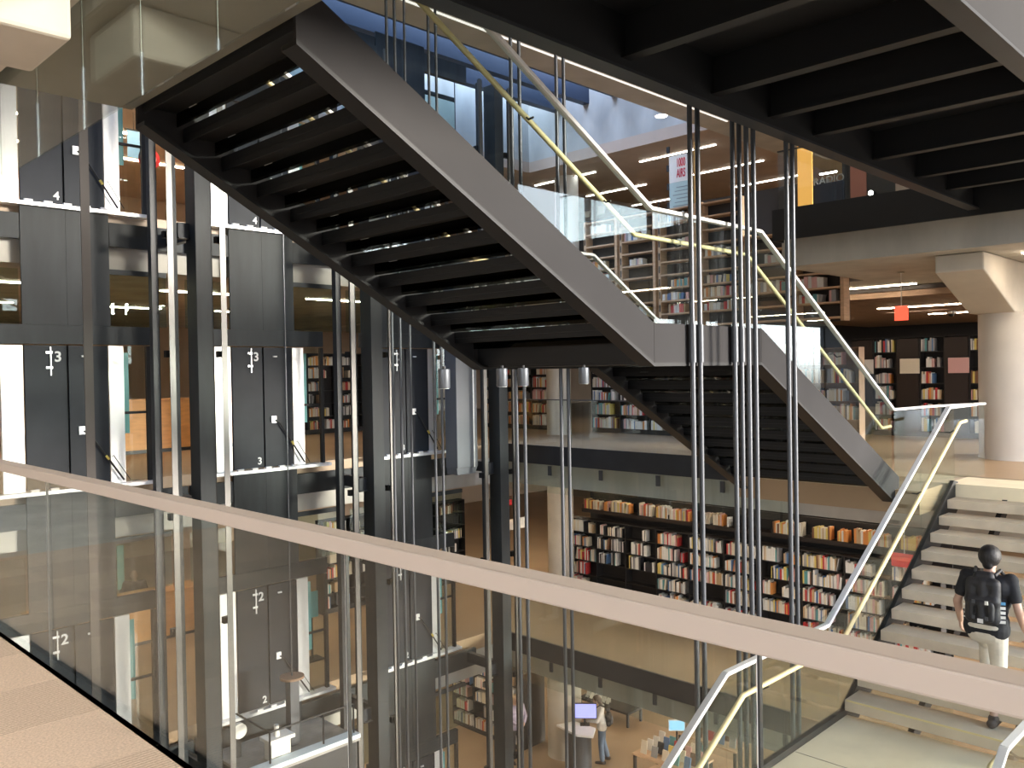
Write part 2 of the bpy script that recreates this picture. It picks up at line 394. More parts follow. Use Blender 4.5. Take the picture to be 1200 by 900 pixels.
# ------------------------------------------------------------------ steel stair, level 3 to level 4
st = thing('steel_staircase', 'black steel staircase with glass balustrades and open risers hung on thin rods', 'staircase', (XBOT, (SY0+SY1)/2, 0))
def nose(x):
    """height of the nosing line above x"""
    if x < XL0: return ZL+R1+(XL0-x)*R1/T1
    if x > XL1: return ZL-(x-XL1)*R2/T2
    return ZL
a1, a2 = R1/T1, R2/T2
zt0 = ZL+.05; zb0 = ZL-.29
def st_top(x):
    if x <= XL0: return zt0+(XL0-x)*a1
    if x >= XL1: return zt0-(x-XL1)*a2
    return zt0
XB2 = XBOT+.12
for y0, y1 in ((SY0, SY0+.03), (SY1-.03, SY1)):
    dt = .33
    xb = XL0+(dt-.31)/a1*0
    MB().prism([(XAP+.003, st_top(XAP)), (XAP+.003, st_top(XAP)-.36), (XL0+.02, zb0), (XL0+.02, zt0)], 'Y', y0, y1).build('stringer', STRINGER, st)
    MB().prism([(XL0+.024, zt0), (XL0+.024, zb0), (XL1-.1, zb0), (XL1-.1, zt0)], 'Y', y0, y1).build('landing_beam', STRINGER, st)
    MB().prism([(XL1-.096, zt0), (XL1-.096, zb0), (XB2, st_top(XB2)-.36), (XB2, st_top(XB2))], 'Y', y0, y1).build('stringer', STRINGER, st)
    s = 1 if y0 == SY0 else -1
    yf = (y0, y0+.16) if s > 0 else (y1-.16, y1)
    f = MB()
    for (xa, za), (xb_, zb_) in (((XAP+.003, st_top(XAP)-.36), (XL0+.02, zb0)), ((XL0+.02, zb0), (XL1-.1, zb0)), ((XL1-.1, zb0), (XB2, st_top(XB2)-.36))):
        f.hexa([(xa, yf[0], za-.03), (xa, yf[1], za-.03), (xa, yf[1], za), (xa, yf[0], za), (xb_, yf[0], zb_-.03), (xb_, yf[1], zb_-.03), (xb_, yf[1], zb_), (xb_, yf[0], zb_)])
    f.build('bottom_flange', STEEL_MATTE, st)
ya, yb = SY0+.035, SY1-.035
def tread(x0, x1, z, front, n):
    t = MB().box(min(x0, x1), max(x0, x1), ya, yb, z-.05, z)
    fx = x0
    d = .014 if x1 > x0 else -.014
    t.box(min(fx, fx+d), max(fx, fx+d), ya, yb, z-.125, z-.051)
    fx2 = x1-d
    t.box(min(fx2, x1), max(fx2, x1), ya, yb, z-.10, z-.051).box(min(fx2, x1), max(fx2, x1), ya, yb, z, z+.012)
    o = t.build('tread', STEEL_MATTE, st)
    e = .028 if x1 > x0 else -.028
    rs_ = 1 if x1 > x0 else -1
    xm = x1-.02*rs_ if False else x0+.02*rs_
    box(min(xm, xm+.006*rs_), max(xm, xm+.006*rs_), ya, yb, z-R1+.013, z-.0505).build('gap_dimming_pane', GLASS_S, o)  # added dark pane, dims the view through the open risers
    box(min(x0, x0+e), max(x0, x0+e), yb-.34, yb-.22, z-.054, z-.0505).build('clip', WHITE, o)
    box(min(x0, x0+.02*(1 if e > 0 else -1)), max(x0, x0+.02*(1 if e > 0 else -1)), ya+.05, yb-.05, z+.0005, z+.004).build('nosing_strip', RAILW, o)
for k in range(1, 12):
    tread(XL0-(k-1)*T1+.02, XL0-k*T1+.045, ZL+k*R1-.12, 0, k)
for k in range(1, 12):
    tread(XL1+k*T2+.02, XL1+(k-1)*T2+.045, ZL-k*R2, 0, k)
box(XL0+.0, XL1+.02, ya, yb, ZL-.06, ZL).build('landing_deck', STEEL, st)
for x in (XL0+.05, XL0+.65, XL0+1.25, XL1-.17): box(x, x+.06, ya, yb, ZL-.28, ZL-.061).build('cross_beam', STEEL_MATTE, st)
box(XL0+.06, XL1-.12, ya+.14, yb-.14, ZL-.30, ZL-.282).build('soffit_plate', STEEL_MATTE, st)
# glass and rails on both sides
RH = 1.03
def rail_z(x): 
    if x < XL0: return ZL+RH+(XL0-x)*a1
    if x > XL1: return max(ZL+RH-(x-XL1)*a2, 1.03)
    return ZL+RH
for y, s in ((SY0+.045, 1), (SY1-.045, -1)):
    js = [XAP+.01, XTOP+1.1, XTOP+2.05, XTOP+3.0, XL0+.02, 6.98, XL1-.03, 9.1, 10.25, XBOT+.0]
    for xa, xb_ in zip(js[:-1], js[1:]):
        xa += .006; xb_ -= .006
        MB().prism([(xa, st_top(xa)-.02), (xb_, st_top(xb_)-.02), (xb_, rail_z(xb_)-.005), (xa, rail_z(xa)-.005)], 'Y', y-.006, y+.006).build('glass_panel', GLASS, st)
    pts = [(XAP, rail_z(XAP)), (XL0+.05, ZL+RH), (XL1-.02, ZL+RH), (XBOT+.05, 1.03)]
    r = MB()
    for (xa, za), (xb_, zb_) in zip(pts[:-1], pts[1:]): r.bar((xa, y, za), (xb_, y, zb_), .055, .032)
    r.build('top_rail', RAILW, st, False, .004)
    yo = y+s*.085
    pb = [(XAP, rail_z(XAP)-.235), (XL0-.06, ZL+RH-.225), (XL1-.14, ZL+RH-.235), (XBOT-.1, 1.03-.235), (XBOT+.18, 1.03-.225)]
    MB().tube([(a, yo, b) for a, b in pb], .0215, 10).build('handrail', BRASS, st, True)
    for x in (3.4, 4.6, 5.5, 6.5, 7.4, 8.6, 9.8, 10.9):
        zz = rail_z(x)-.235
        MB().tube([(x, y, zz-.04), (x, y+s*.05, zz-.045), (x, yo, zz-.01)], .008, 6).build('handrail_bracket', BLACK, st)
# level guard at the foot of the stair, to the floor edge
t = thing('glass_guard', 'short glass guard with white rail between the two stairs on the third floor', 'railing', (XBOT+.5, SY0-.1, 0))
pts = [(XBOT+.05, SY0+.045, 1.03), (12.4, SY0-.05, 1.03), (13.6, CY1-.02, 1.03)]
r = MB()
for a, b in zip(pts[:-1], pts[1:]):
    r.bar(a, b, .055, .032)
    n = (Vector(b)-Vector(a)).normalized(); w = Vector((-n.y, n.x, 0))*.006
    a_, b_ = Vector(a)+n*.03, Vector(b)-n*.01
    MB().hexa([Vector((c.x, c.y, z))+w*sg for z in (.0, 1.0) for c, sg in ((a_, -1), (b_, -1), (b_, 1), (a_, 1))]).build('glass_panel', GLASS, t)
r.build('top_rail', RAILW, t, False, .004)
# spot lamps under the landing
for u, v0, v1 in ((672, 424, 446), (723, 424, 444), (741, 424, 446), (791, 424, 444)):
    c = P(u, 425, Z=ZL-.30)
    c.y = min(max(c.y, ya+.2), yb-.2)
    k = thing('spot_lamp', 'small steel cylinder spot lamp under the black stair landing', 'lamp', (c.x, c.y, ZL-.5), 'spot lamps under the stair landing')
    MB().lathe(c, [(.04, ZL-.455), (.042, ZL-.45), (.042, ZL-.325), (.036, ZL-.32)], 20).build('body', LAMPM, k, True)
    MB().lathe(c, [(.012, ZL-.32), (.012, ZL-.3005)], 10).build('stem', BLACK, k)
    MB().lathe(c, [(.034, ZL-.4575), (.034, ZL-.4555)], 20).build('lens', WHITE, k)

# ------------------------------------------------------------------ concrete stair, level 2 to level 3
cs = thing('concrete_staircase', 'concrete staircase with thick open-riser steps, glass sides and white rails', 'staircase', (8, (CY0+CY1)/2, -H))
ZC = -H/2; RC_ = H/24
def cstep(x0, x1, z, first=False):
    lo, hi = min(x0, x1), max(x0, x1)
    o = MB().box(lo, hi, CY0+.03, CY1-.03, z-.115, z).build('step', CONC_T, cs, False, .006)
    if first:
        box(x0-.002, x0+.012, CY0+.05, CY1-.05, z-.012, z+.003).build('nosing_strip', BRASS, o)
for k in range(1, 12): cstep(XC0+(k-1)*.32-.02, XC0+k*.32+.03, ZC+k*RC_, k == 1)
XC2 = 6.45
for k in range(1, 12): cstep(XC2-(k-1)*.32+.02, XC2-k*.32-.03, ZC-k*RC_)
box(XC2, XC0+.03, CY0+.03, CY1-.03, ZC-.2, ZC).build('landing_slab', CONC_L, cs, False, .006)
box(7.62, 7.628, CY0+.04, CY1-.04, ZC+.0002, ZC+.001).build('landing_joint', STEEL, cs)
for y0, y1 in ((CY0-.03, CY0+.028), (CY1-.028, CY1+.03)):
    sl = RC_/.32
    MB().prism([(XC0+.02, ZC+.07), (XC0+.02, ZC-.3), (XC1+.1, -.35), (XC1+.1, .02), (XC1-.05, .05)], 'Y', y0, y1).build('stringer', STEEL_MATTE, cs)
    box(XC2, XC0+.018, y0, y1, ZC-.3, ZC+.06).build('landing_beam', STEEL_MATTE, cs)
    MB().prism([(XC2-.002, ZC+.06), (XC2-.002, ZC-.3), (XC2-3.84, -H-.3), (XC2-3.84, -H+.05)], 'Y', y0, y1).build('stringer', STEEL_MATTE, cs)
for x0, x1, z in ((XC0, XC1, 0),):
    for y in (CY0+.6, CY1-.65):
        MB().prism([(XC0+.1, ZC-.12), (XC0+.1, ZC-.3), (XC1, -.34), (XC1, -.16)], 'Y', y, y+.06).build('carriage_beam', STEEL_MATTE, cs)
def crail_z(x):
    if x > XC0-.35: return min(ZC+1.03+(x-(XC0-.35))*.56, 1.03)
    if x < XC2+.0: return ZC+1.05-(XC2-x)*.56
    return ZC+1.03
for y, s in ((CY1+.0, -1), (CY0-.0, 1)):
    r = MB()
    xt = XC0-.35+(1.03-(ZC+1.03))/.56
    pts = [(13.3, 1.03), (xt, 1.03), (XC0-.35, ZC+1.03), (XC2, ZC+1.05), (XC2-3.6, crail_z(XC2-3.6))]
    if s > 0: pts = pts[2:] if False else pts
    for (xa, za), (xb_, zb_) in zip(pts[:-1], pts[1:]): r.bar((xa, y, za), (xb_, y, zb_), .06, .035)
    r.build('top_rail', RAILW, cs, False, .005)
    yo = y+s*.11
    pb = [(xt+.35, .84), (xt+.1, .83), (XC0-.28, ZC+.84), (XC2+.1, ZC+.86), (XC2-3.5, crail_z(XC2-3.5)-.19)]
    MB().tube([(a, yo, b) for a, b in pb], .024, 10).build('handrail', BRASS, cs, True)
    for x in (3.6, 5.0, 7.0, 8.0, 9.4, 10.8, 12.0):
        zz = crail_z(x)-.2
        MB().tube([(x, y, zz-.04), (x, y+s*.06, zz-.045), (x, yo, zz-.015)], .009, 6).build('handrail_bracket', BLACK, cs)
    js = [2.9, 4.1, 5.3, XC2, 7.5, XC0-.1, 9.9, 11.1, XC1+.05]
    def gb(x):
        if x > XC0: return ZC+.02+(x-XC0)*.54
        if x < XC2: return ZC+.02-(XC2-x)*.54
        return ZC+.02
    for xa, xb_ in zip(js[:-1], js[1:]):
        xa += .006; xb_ -= .006
        MB().prism([(xa, gb(xa)), (xb_, gb(xb_)), (xb_, crail_z(xb_)), (xa, crail_z(xa))], 'Y', y-.006, y+.006).build('glass_panel', GLASS, cs)

# ------------------------------------------------------------------ steel bridge of level 4 above the concrete stair
br = thing('steel_bridge', 'black steel footbridge seen from below with cross beams, at fourth floor level', 'bridge', (7.4, 2.8, 3.8))
BZ = 3.80
for y0, y1, m in ((CY0, CY0+.03, STRINGER), (CY1-.03, CY1, STEEL_MATTE)):
    box(2.62, XF-.01, y0, y1, BZ, BZ+.55).build('edge_beam', m, br)
    box(2.62, XF-.01, y0-.04 if y0 == CY0 else y0-.08, y1+.08 if y0 == CY0 else y1+.04, BZ-.025, BZ-.001).build('bottom_flange', STEEL, br)
box(2.62, XF-.01, CY0+.031, CY1-.031, BZ+.42, BZ+.45).build('deck_plate', STEEL_MATTE, br)
for u, v in ((600, 10), (755, 62), (850, 108), (893, 141), (940, 163), (1030, 187), (1078, 208), (1117, 222)):
    x = P(u, v, Z=BZ+.1).x
    if u == 600: x = 3.4
    t = MB().box(x, x+.016, CY0+.031, CY1-.031, BZ+.12, BZ+.419).box(x-.05, x+.066, CY0+.031, CY1-.031, BZ+.10, BZ+.12)
    t.build('cross_beam', STEEL_MATTE, br)

# ------------------------------------------------------------------ hanging rods
def rod_pair(x, y, sep, r, z0, z1, collar, lab, grp, single=False):
    for i, dx in enumerate((0,) if single else (-sep/2, sep/2)):
        t = thing('suspension_rod', lab, 'rod', (x+dx, y, z0), grp)
        MB().tube([(x+dx, y, z0), (x+dx, y, z1)], r, 14).build('rod', RODM, t, True)
        if collar: MB().tube([(x+dx, y, zb0), (x+dx, y, zt0)], r*1.5, 16).build('collar', RODM, t, True)
        for zz in (-5.6, ):
            MB().tube([(x+dx, y, zz-.03), (x+dx, y, zz+.03)], r*1.35, 12).build('coupling', RODM, t, True)
for u, v, e_ in ((816, 400, 'by the upper flight'), (865, 400, 'by the lower flight')):
    rod_pair(P(u, v, Y=SY0-.04).x, SY0-.04, .125, .023, LV[1], rz, True, f'grey rod clamped to the near side of the steel stair landing, {e_}', 'rods along the near side of the steel stair landing')
for u, v, e_ in ((882, 450, 'beside the flight going down'), (928, 450, 'towards the climbing man')):
    rod_pair(P(u, v, Y=CY1+.07).x, CY1+.07, .125, .023, LV[1], rz, False, f'slender grey rod past the concrete stair landing, {e_}', 'rods beside the concrete stair landing')
for u, v, e_ in ((612, 600, 'by the upper flight'), (664, 600, 'before the round columns')):
    rod_pair(P(u, v, Y=SY1+.05).x, SY1+.05, .13, .021, LV[1], rz, False, f'grey rod behind the far edge of the steel landing, {e_}', 'rods along the far side of the steel stair landing')
for u, v, e_ in ((468, 600, 'before the door leaves'), (516, 600, 'beside the counterweight case')):
    rod_pair(P(u, v, Y=8.5).x, 8.5, .125, .019, LV[1], rz, False, f'thin grey rod in the void before the third lift shaft, {e_}', 'rods in the void before the lifts')
rod_pair(P(484, 600, Y=8.5).x, 8.5, 0, .016, LV[1], rz, False, 'thin single grey rod in the void in front of the lift doors', None, True)

# ------------------------------------------------------------------ balustrades along the floor edges
bal = thing('glass_balustrade', 'grey-tinted glass balustrade with a flat beige handrail along the carpeted walkway', 'railing', (XN, 4, 0))
ra = P(300, 608, X=XN)
box(XN-.045, XN+.035, -2.5, 14.5, 1.035, 1.09).build('top_rail', CAPM, bal, False, .006)
js = [-2.4, P(890, 800, X=XN).y, P(408, 750, X=XN).y, P(185, 650, X=XN).y, P(57, 650, X=XN).y]
d = js[2]-js[1]
js = [js[1]-1.25, js[1], js[2], js[3], js[4]]+[js[4]+1.55*k for k in (1, 2, 3)]
for a, b in zip(js[:-1], js[1:]):
    o = box(XN-.006, XN+.006, a+.004, b-.004, -.34, 1.033).build('glass_panel', GLASS_N, bal)
    box(XN-.006, XN+.006, a-.0035, a+.0015, -.34, 1.033).build('seal', BLACK, o)
    box(XN-.006, XN+.006, a+.0016, a+.0034, -.34, 1.033).build('glass_edge', ALU, o)
# smoke curtain panes hanging below the near fourth floor
sk = thing('smoke_curtain', 'row of hanging glass smoke curtain panes below the near fourth floor edge', 'glass screen', (XN, 6, H-.36))
zc = P(0, 213, X=XN).z
for i, (u0, u1) in enumerate(((171, 103),)):
    ya_, yb_ = P(u0, 100, X=XN).y, P(u1, 150, X=XN).y
st_ = yb_-ya_
for k in range(-8, 6):
    box(XN-.022, XN-.010, ya_+k*st_+.005, ya_+(k+1)*st_-.005, zc, H-.35).build('glass_pane', GLASS_N, sk)
    box(XN-.017, XN-.015, ya_+k*st_-.001, ya_+k*st_+.001, zc, H-.35).build('joint', EDGE, sk)
# far side balustrade and smoke curtain at levels 2 and 3, level 4
def far_bal(z, y0, y1, x, lab, cat='railing'):
    t = thing('glass_balustrade', lab, cat, (x, (y0+y1)/2, z))
    n = max(1, round((y1-y0)/1.35)); w = (y1-y0)/n
    box(x-.01, x+.03, y0, y1, z+1.0, z+1.02).build('top_rail', RODM, t)
    for i in range(n):
        o = box(x, x+.014, y0+i*w+.006, y0+(i+1)*w-.006, z+.041, z+.999).build('glass_panel', GLASS, t)
    return t
def far_curtain(z, y0, y1, x, lab):
    t = thing('smoke_curtain', lab, 'glass screen', (x, (y0+y1)/2, z-.35))
    n = max(1, round((y1-y0)/1.35)); w = (y1-y0)/n
    for i in range(n):
        o = box(x+.06, x+.072, y0+i*w+.006, y0+(i+1)*w-.006, z-.95, z-.31).build('glass_pane', GLASS, t)
        box(x+.045, x+.08, y0+i*w-.04, y0+i*w+.04, z-.58, z-.38).build('clip', RODM, o)
    return t
far_bal(0, SY1+.05, YD-.1, XF+.02, 'clear glass balustrade along the third floor edge below the bookshelves')
far_bal(-H, CY1+.3, YD-.1, XF+.02, 'clear glass balustrade along the second floor edge below the wall of books')
far_bal(H, -3, 6.8, XF+.02, 'clear glass balustrade before the dark exhibition panels on the fourth floor')
far_curtain(0, SY1+.05, YD-.1, XF, 'hanging glass smoke curtain below the third floor edge')
far_curtain(-H, CY1+.3, YD-.1, XF, 'hanging glass smoke curtain below the second floor edge')

# ------------------------------------------------------------------ lift doors, shaft walls and guide rails
SH = {'A': (3.75, 'leftmost', 'first'), 'B': (6.91, 'middle', 'second'), 'C': (10.03, 'rightmost', 'third')}
SHN = {'A': 'first lift shaft, farthest from the bookshelves', 'B': 'middle lift shaft', 'C': 'lift shaft nearest the bookshelves'}
LVN = {1: 'ground', 2: 'second', 3: 'third', 4: 'fourth'}
def lift_door(k, n):
    x, z = SH[k][0], LV[n]
    t = thing('lift_door', f'dark two-leaf lift door marked {n} on the {LVN[n]} floor, {SHN[k]}', 'lift door', (x+.56, YD, z), 'lift landing doors')
    a = box(x, x+.555, YD, YD+.045, z+.015, z+2.10).build('door_leaf', STEEL_DOOR, t)
    b = box(x+.585, x+1.14, YD, YD+.045, z+.015, z+2.10).build('door_leaf', STEEL_DOOR, t)
    box(x+.50, x+.64, YD+.05, YD+.07, z+.015, z+2.10).build('seam_plate', BLACK, t)
    rot = (PI/2, 0, 0)
    text_obj('numeral', str(n), .21, WHITE, a, (x+.44, YD-.006, z+1.93), rot, .02)
    text_obj('numeral', str(n), .17, WHITE, a, (x+.47, YD-.006, z+.13), rot, .02)
    # white reveals either side
    box(x-.30, x-.02, YD+.02, YD+.10, z, z+2.10).build('jamb', ALU, t)
    box(x+1.16, x+1.38, YD+.02, YD+.10, z, z+2.10).build('jamb', ALU, t)
    s = MB().box(x-.40, x+1.86, YD-.10, YD+.10, z-.055, z-.004).build('sill', ALU, t)
    for i in range(5):
        xx = x+.02+i*.26
        box(xx, xx+.11, YD-.095, YD-.05, z-.003, z+.03).build('guide_shoe', WHITE, s)
    lr = MB().box(x+.33, x+.345, YD-.03, YD-.002, z+1.66, z+2.08).build('latch_rod', ALU, a)
    for zz in (1.76, 1.98): box(x+.27, x+.36, YD-.035, YD-.031, z+zz, z+zz+.035).build('latch_bracket', ALU, a) 
    box(x+.76, x+.83, YD-.03, YD-.002, z+1.93, z+1.955).build('plate', WHITE, b)
    box(x+.70, x+.79, YD-.035, YD-.002, z+.78, z+.90).build('closer_bracket', ALU, b)
    MB().tube([(x+.76, YD-.045, z+.83), (x+.84, YD-.05, z+.78), (x+1.32, YD-.06, z+.05)], .014, 8).build('closer_arm', BLACK, b)
    MB().tube([(x+1.14, YD-.09, z+.42), (x+1.16, YD-.09, z+.44), (x+1.40, YD-.09, z+.05)], .006, 6).build('closer_cable', BLACK, b)
    MB().bar((x+1.06, YD-.07, z+.44), (x+1.10, YD-.07, z+.38), .03, .03).build('tag_label', mat('yellow_tag', (.75, .6, .12), .5), b)
    box(x+1.72, x+1.78, YD-.01, YD+.06, z-.003, z+2.1).build('opening_post', STEEL_MATTE, t)
    box(x+1.385, x+1.72, YD+.02, YD+.05, z+1.05, z+1.09).build('guard_bar', STEEL_MATTE, t)
    box(x+1.39, x+1.715, YD+.055, YD+.065, z, z+2.1).build('glass_pane', GLASS, t)
    box(x+1.39, x+1.47, YD+.068, YD+.078, z+.75, z+2.0).build('teal_screen', TEAL, t)
    return t
def lift_wall(k, n):
    """steel lining of the shaft above the door of level n up to the sill of the next level"""
    x, z = SH[k][0], LV[n]
    t = thing('lift_shaft_panel', f'large blackened steel panel above the {LVN[n]} floor door, {SHN[k]}', 'wall panel', (x+.6, YD, z+2.1), 'steel panels between the lift doors')
    box(x-.02, x+.58, YD-.01, YD+.03, z+2.40, z+H-.056).build('panel', STEEL_B, t)
    box(x+.583, x+1.19, YD-.01, YD+.03, z+2.40, z+H-.056).build('panel', STEEL_B, t)
    box(x-.5, x+1.78, YD-.012, YD+.08, z+2.12, z+2.398).build('header_beam', STEEL_B, t)
    box(x-.75, x-.03, YD, YD+.09, z+3.62, z+3.98).build('floor_beam', STEEL_B, t)
    box(x+1.2, x+2.35, YD, YD+.09, z+3.62, z+3.98).build('floor_beam', STEEL_B, t)
    box(x+1.2, x+2.1, YD+.10, YD+.11, z+2.40, z+3.20).build('glass_pane', GLASS_T, t)
    box(x-.75, x-.03, YD+.10, YD+.11, z+2.40, z+3.20).build('glass_pane', GLASS_T, t)
    box(x+1.2, x+2.1, YD+.08, YD+.13, z+3.201, z+3.28).build('transom', STEEL_B, t)
    return t
for k in SH:
    for n in (4, 3, 2, 1):
        lift_door(k, n); lift_wall(k, n)
ZT, ZB = rz-.02, LV[1]
for i, k in enumerate('ABC'):
    x0 = SH[k][0]; dx = x0-SH['A'][0]; nm = SHN[k]
    g = 'lift guide rails'
    def rail(xx, y, w, d, m, lab, name='guide_rail', br=True):
        t = thing(name, lab, 'guide rail' if name == 'guide_rail' else 'steel post', (xx, y, ZB), g if name == 'guide_rail' else 'steel posts between the lift shafts')
        b = MB()
        if m is CHROME: b.prism([(xx-w/2, y), (xx+w/2, y), (xx+w/2, y+.012), (xx+.012, y+.02), (xx+.012, y+d), (xx-.012, y+d), (xx-.012, y+.02), (xx-w/2, y+.012)], 'Z', ZB, ZT)
        else: b.box(xx-w/2, xx+w/2, y, y+d, ZB, ZT)
        b.build('rail' if name == 'guide_rail' else 'shaft', m, t)
        if br:
            for z in (-6.4, -4.7, -2.2, -.5, 1.9, 3.65, 6.0):
                box(xx-w*.7, xx+w*.7, y+d+.001, y+d+.09, z, z+.10).build('rail_clip', STEEL_MATTE, t)
        return t
    rail(5.37+dx, 12.3, .085, .08, CHROME, f'bright steel guide rail right of the doors, {nm}')
    rail(6.18+dx, 12.3, .09, .08, CHROME, f'bright guide rail beside the wide column, {nm}')
    if k != 'C': rail(5.22+dx, 12.5, .10, .12, STEEL, f'narrow black post next to the bright rail, {nm}', 'steel_post', False)
    rail(5.50+dx, 12.45, .07, .10, STEEL_B, f'narrow grey post behind the bright rail, {nm}', 'steel_post', False)
    rail(6.06+dx, 12.45, .04, .06, STEEL_MATTE, f'thin black post by the wide column, {nm}', 'steel_post', False)
    # wide column between shafts with cross ties
    c = thing('steel_column', f'wide grey-blue steel column with ties, right of the {nm}', 'steel column', (5.87+dx, 12.4, ZB), 'wide steel columns between the lift shafts')
    MB().box(5.75+dx, 5.99+dx, 12.3, 12.62, ZB, ZT).build('shaft', STEEL_B, c, False, .006)
    for z in (-4.55, -.45, 3.70):
        box(5.58+dx, 5.749+dx, 12.50, 12.58, z, z+.22).build('tie_beam', STEEL_DOOR, c)
        box(5.58+dx, 5.749+dx, 12.47, 12.61, z-.02, z-.001).build('tie_flange', STEEL_MATTE, c)
        box(5.991+dx, 6.03+dx, 12.42, 12.50, z+.02, z+.12).build('rail_bracket', STEEL_MATTE, c)
        box(5.82+dx, 5.92+dx, 12.621, YD-.02, z, z+.2).build('wall_tie', STEEL, c)
# flat travelling cable in front of the first shaft
p0 = P(104, 420, Y=11.6)
tag(box(p0.x-.055, p0.x+.055, 11.6, 11.62, ZB, ZT).build('travelling_cable', mat('brown_cable', (.06, .053, .05), .7)), 'flat dark cable hanging before the first lift shaft panels', 'cable')
# counterweight right of the third shaft
x0, x1 = P(535, 480, Y=12.6).x, P(559, 480, Y=12.6).x
zb, zt = P(545, 556, Y=12.6).z, 3.4
cw = thing('counterweight', 'smooth grey-blue counterweight case hanging beside the third lift shaft', 'counterweight', ((x0+x1)/2, 12.6, zb))
CWM = mat('grey_blue_paint', (.13, .145, .165), .45, .1, .05, 1)
box(x0, x1, 12.6, 12.95, zb+.13, zt).build('case', CWM, cw, False, .01)
MB().prism([(x0+.0, zb+.128), (x1, zb+.128), (x1-.06, zb), (x0+.02, zb)], 'Y', 12.62, 12.93).build('foot', CWM, cw)
box(x1-.11, x1-.09, 12.59, 12.599, zb+.13, zt).build('seam', ALU, cw)
MB().tube([((x0+x1)/2, 12.8, zt), ((x0+x1)/2, 12.8, ZT)], .012, 6).build('rope', RODM, cw)
# the lift car parked low in the middle shaft
cz = -4.52
cx0, cx1, cy0, cy1 = 6.32, 8.26, 12.02, 13.25
car = thing('lift_car', 'top of a parked lift car with guard rails, pulley gear and pale edge', 'lift car', (7.4, 12.6, cz-2.35))
box(cx0, cx1, cy0, cy1, cz-2.35, cz-.05).build('body', STEEL, car)
box(cx0-.03, cx1+.03, cy0-.05, cy1+.03, cz-.049, cz).build('roof', mat('galvanised_roof', (.30, .29, .27), .5, .3, .2, 5), car)
box(cx0-.03, cx1+.03, cy0-.06, cy0+.16, cz+.001, cz+.07).build('roof_edge', mat('pale_blue_edge', (.62, .72, .76), .4), car)
for x in (cx0+.35, cx0+1.32, cx1-.03):
    MB().tube([(x, cy0+.05, cz+.071), (x, cy0+.05, cz+.56)], .016, 8).build('guard_post', STEEL_MATTE, car)
MB().tube([(cx0+.35, cy0+.05, cz+.56), (cx1-.03, cy0+.05, cz+.56)], .016, 8).tube([(cx0+.35, cy0+.05, cz+.56), (cx0+.35, cy1-.1, cz+.56)], .016, 8).build('guard_rail', STEEL_MATTE, car)
box(7.30, 7.46, 12.5, 12.66, cz+.001, cz+1.1).build('hitch_post', RODM, car)
MB().lathe((7.38, 12.58), [(.20, cz+1.101), (.20, cz+1.14)], 20).build('hitch_plate', mat('rusty_plate', (.35, .22, .14), .6), car)
MB().tube([(7.38, 12.58, cz+1.141), (7.38, 12.58, 6.5)], .012, 6).build('rope', RODM, car)
box(6.78, 7.12, 12.22, 12.44, cz+.001, cz+.30).build('control_box', PAPER, car)
box(6.72, 7.18, 12.18, 12.48, cz+.301, cz+.36).build('control_box_lid', PAPER, car)
MB().lathe((6.92, 12.3), [(.045, cz+.361), (.05, cz+.40), (.035, cz+.46), (.04, cz+.54)], 16).build('beacon', PAPER, car, True)
MB().tube([(6.5, 12.7, cz+.45), (6.5, 12.78, cz+.45)], .12, 20).build('pulley', PAPER, car)
box(6.44, 6.56, 12.785, 12.85, cz+.001, cz+.55).build('pulley_arm', STEEL, car)

# ------------------------------------------------------------------ bookcases and books
BC = [('cream', (.78, .70, .56)), ('white', (.80, .79, .76)), ('red', (.55, .05, .05)), ('orange', (.75, .30, .08)), ('tan', (.55, .38, .22)), ('grey', (.36, .36, .37)),
      ('black', (.03, .03, .035)), ('blue', (.10, .20, .40)), ('teal', (.12, .36, .38)), ('yellow', (.75, .60, .18)), ('pink', (.72, .42, .40)), ('brown', (.22, .11, .06))]
BMAT = [mat('cover_'+n, c, .55) for n, c in BC]
PAGE = mat('book_pages', (.78, .72, .60), .9)
WEI = {'mix': [6, 7, 3, 2, 2, 3, 2, 2, 1, 1, 2, 1], 'warm': [8, 3, 2, 5, 5, 1, 0, 0, 0, 4, 2, 3], 'grey': [2, 8, .4, .2, .5, 6, 8, .6, .4, .2, .3, .3], 'pale': [7, 10, 2, 1, 2, 3, 1, 1, 1, 1, 4, 1]}
BOOKS = []       # (x, y, z, depth, thick, height, face dir, tilt, colour, place)
def add_row(p, along, face, w, h, kind, place, fill=.85, thick=(.02, .05), dep=.19):
    if kind == 'grey': fill *= .5
    w *= random.uniform(.68, 1.0)
    """a shelf row starting at p, running w metres; face = unit vector the spines look to"""
    t = 0.0
    while t < w-.03:
        if random.random() > fill:
            t += random.uniform(.04, .22); continue
        n = random.randint(4, 14)
        hb = h*random.uniform(.62, .88); c0 = random.choices(range(12), WEI[kind])[0]
        for i in range(n):
            th = random.uniform(*thick)
            if t+th > w: break
            c = random.choices(range(12), WEI[kind])[0] if random.random() < .75 else c0
            hh = min(h*.93, hb*random.uniform(.86, 1.1))
            tilt = random.uniform(-.02, .02)
            if i == n-1 and random.random() < .3: tilt = random.uniform(.1, .22)
            BOOKS.append((p+along*(t+.0), along, face, dep*random.uniform(.85, 1.05), th*.94, hh, tilt, c, place)); t += th
        if random.random() < .35: t += random.uniform(.03, .15)
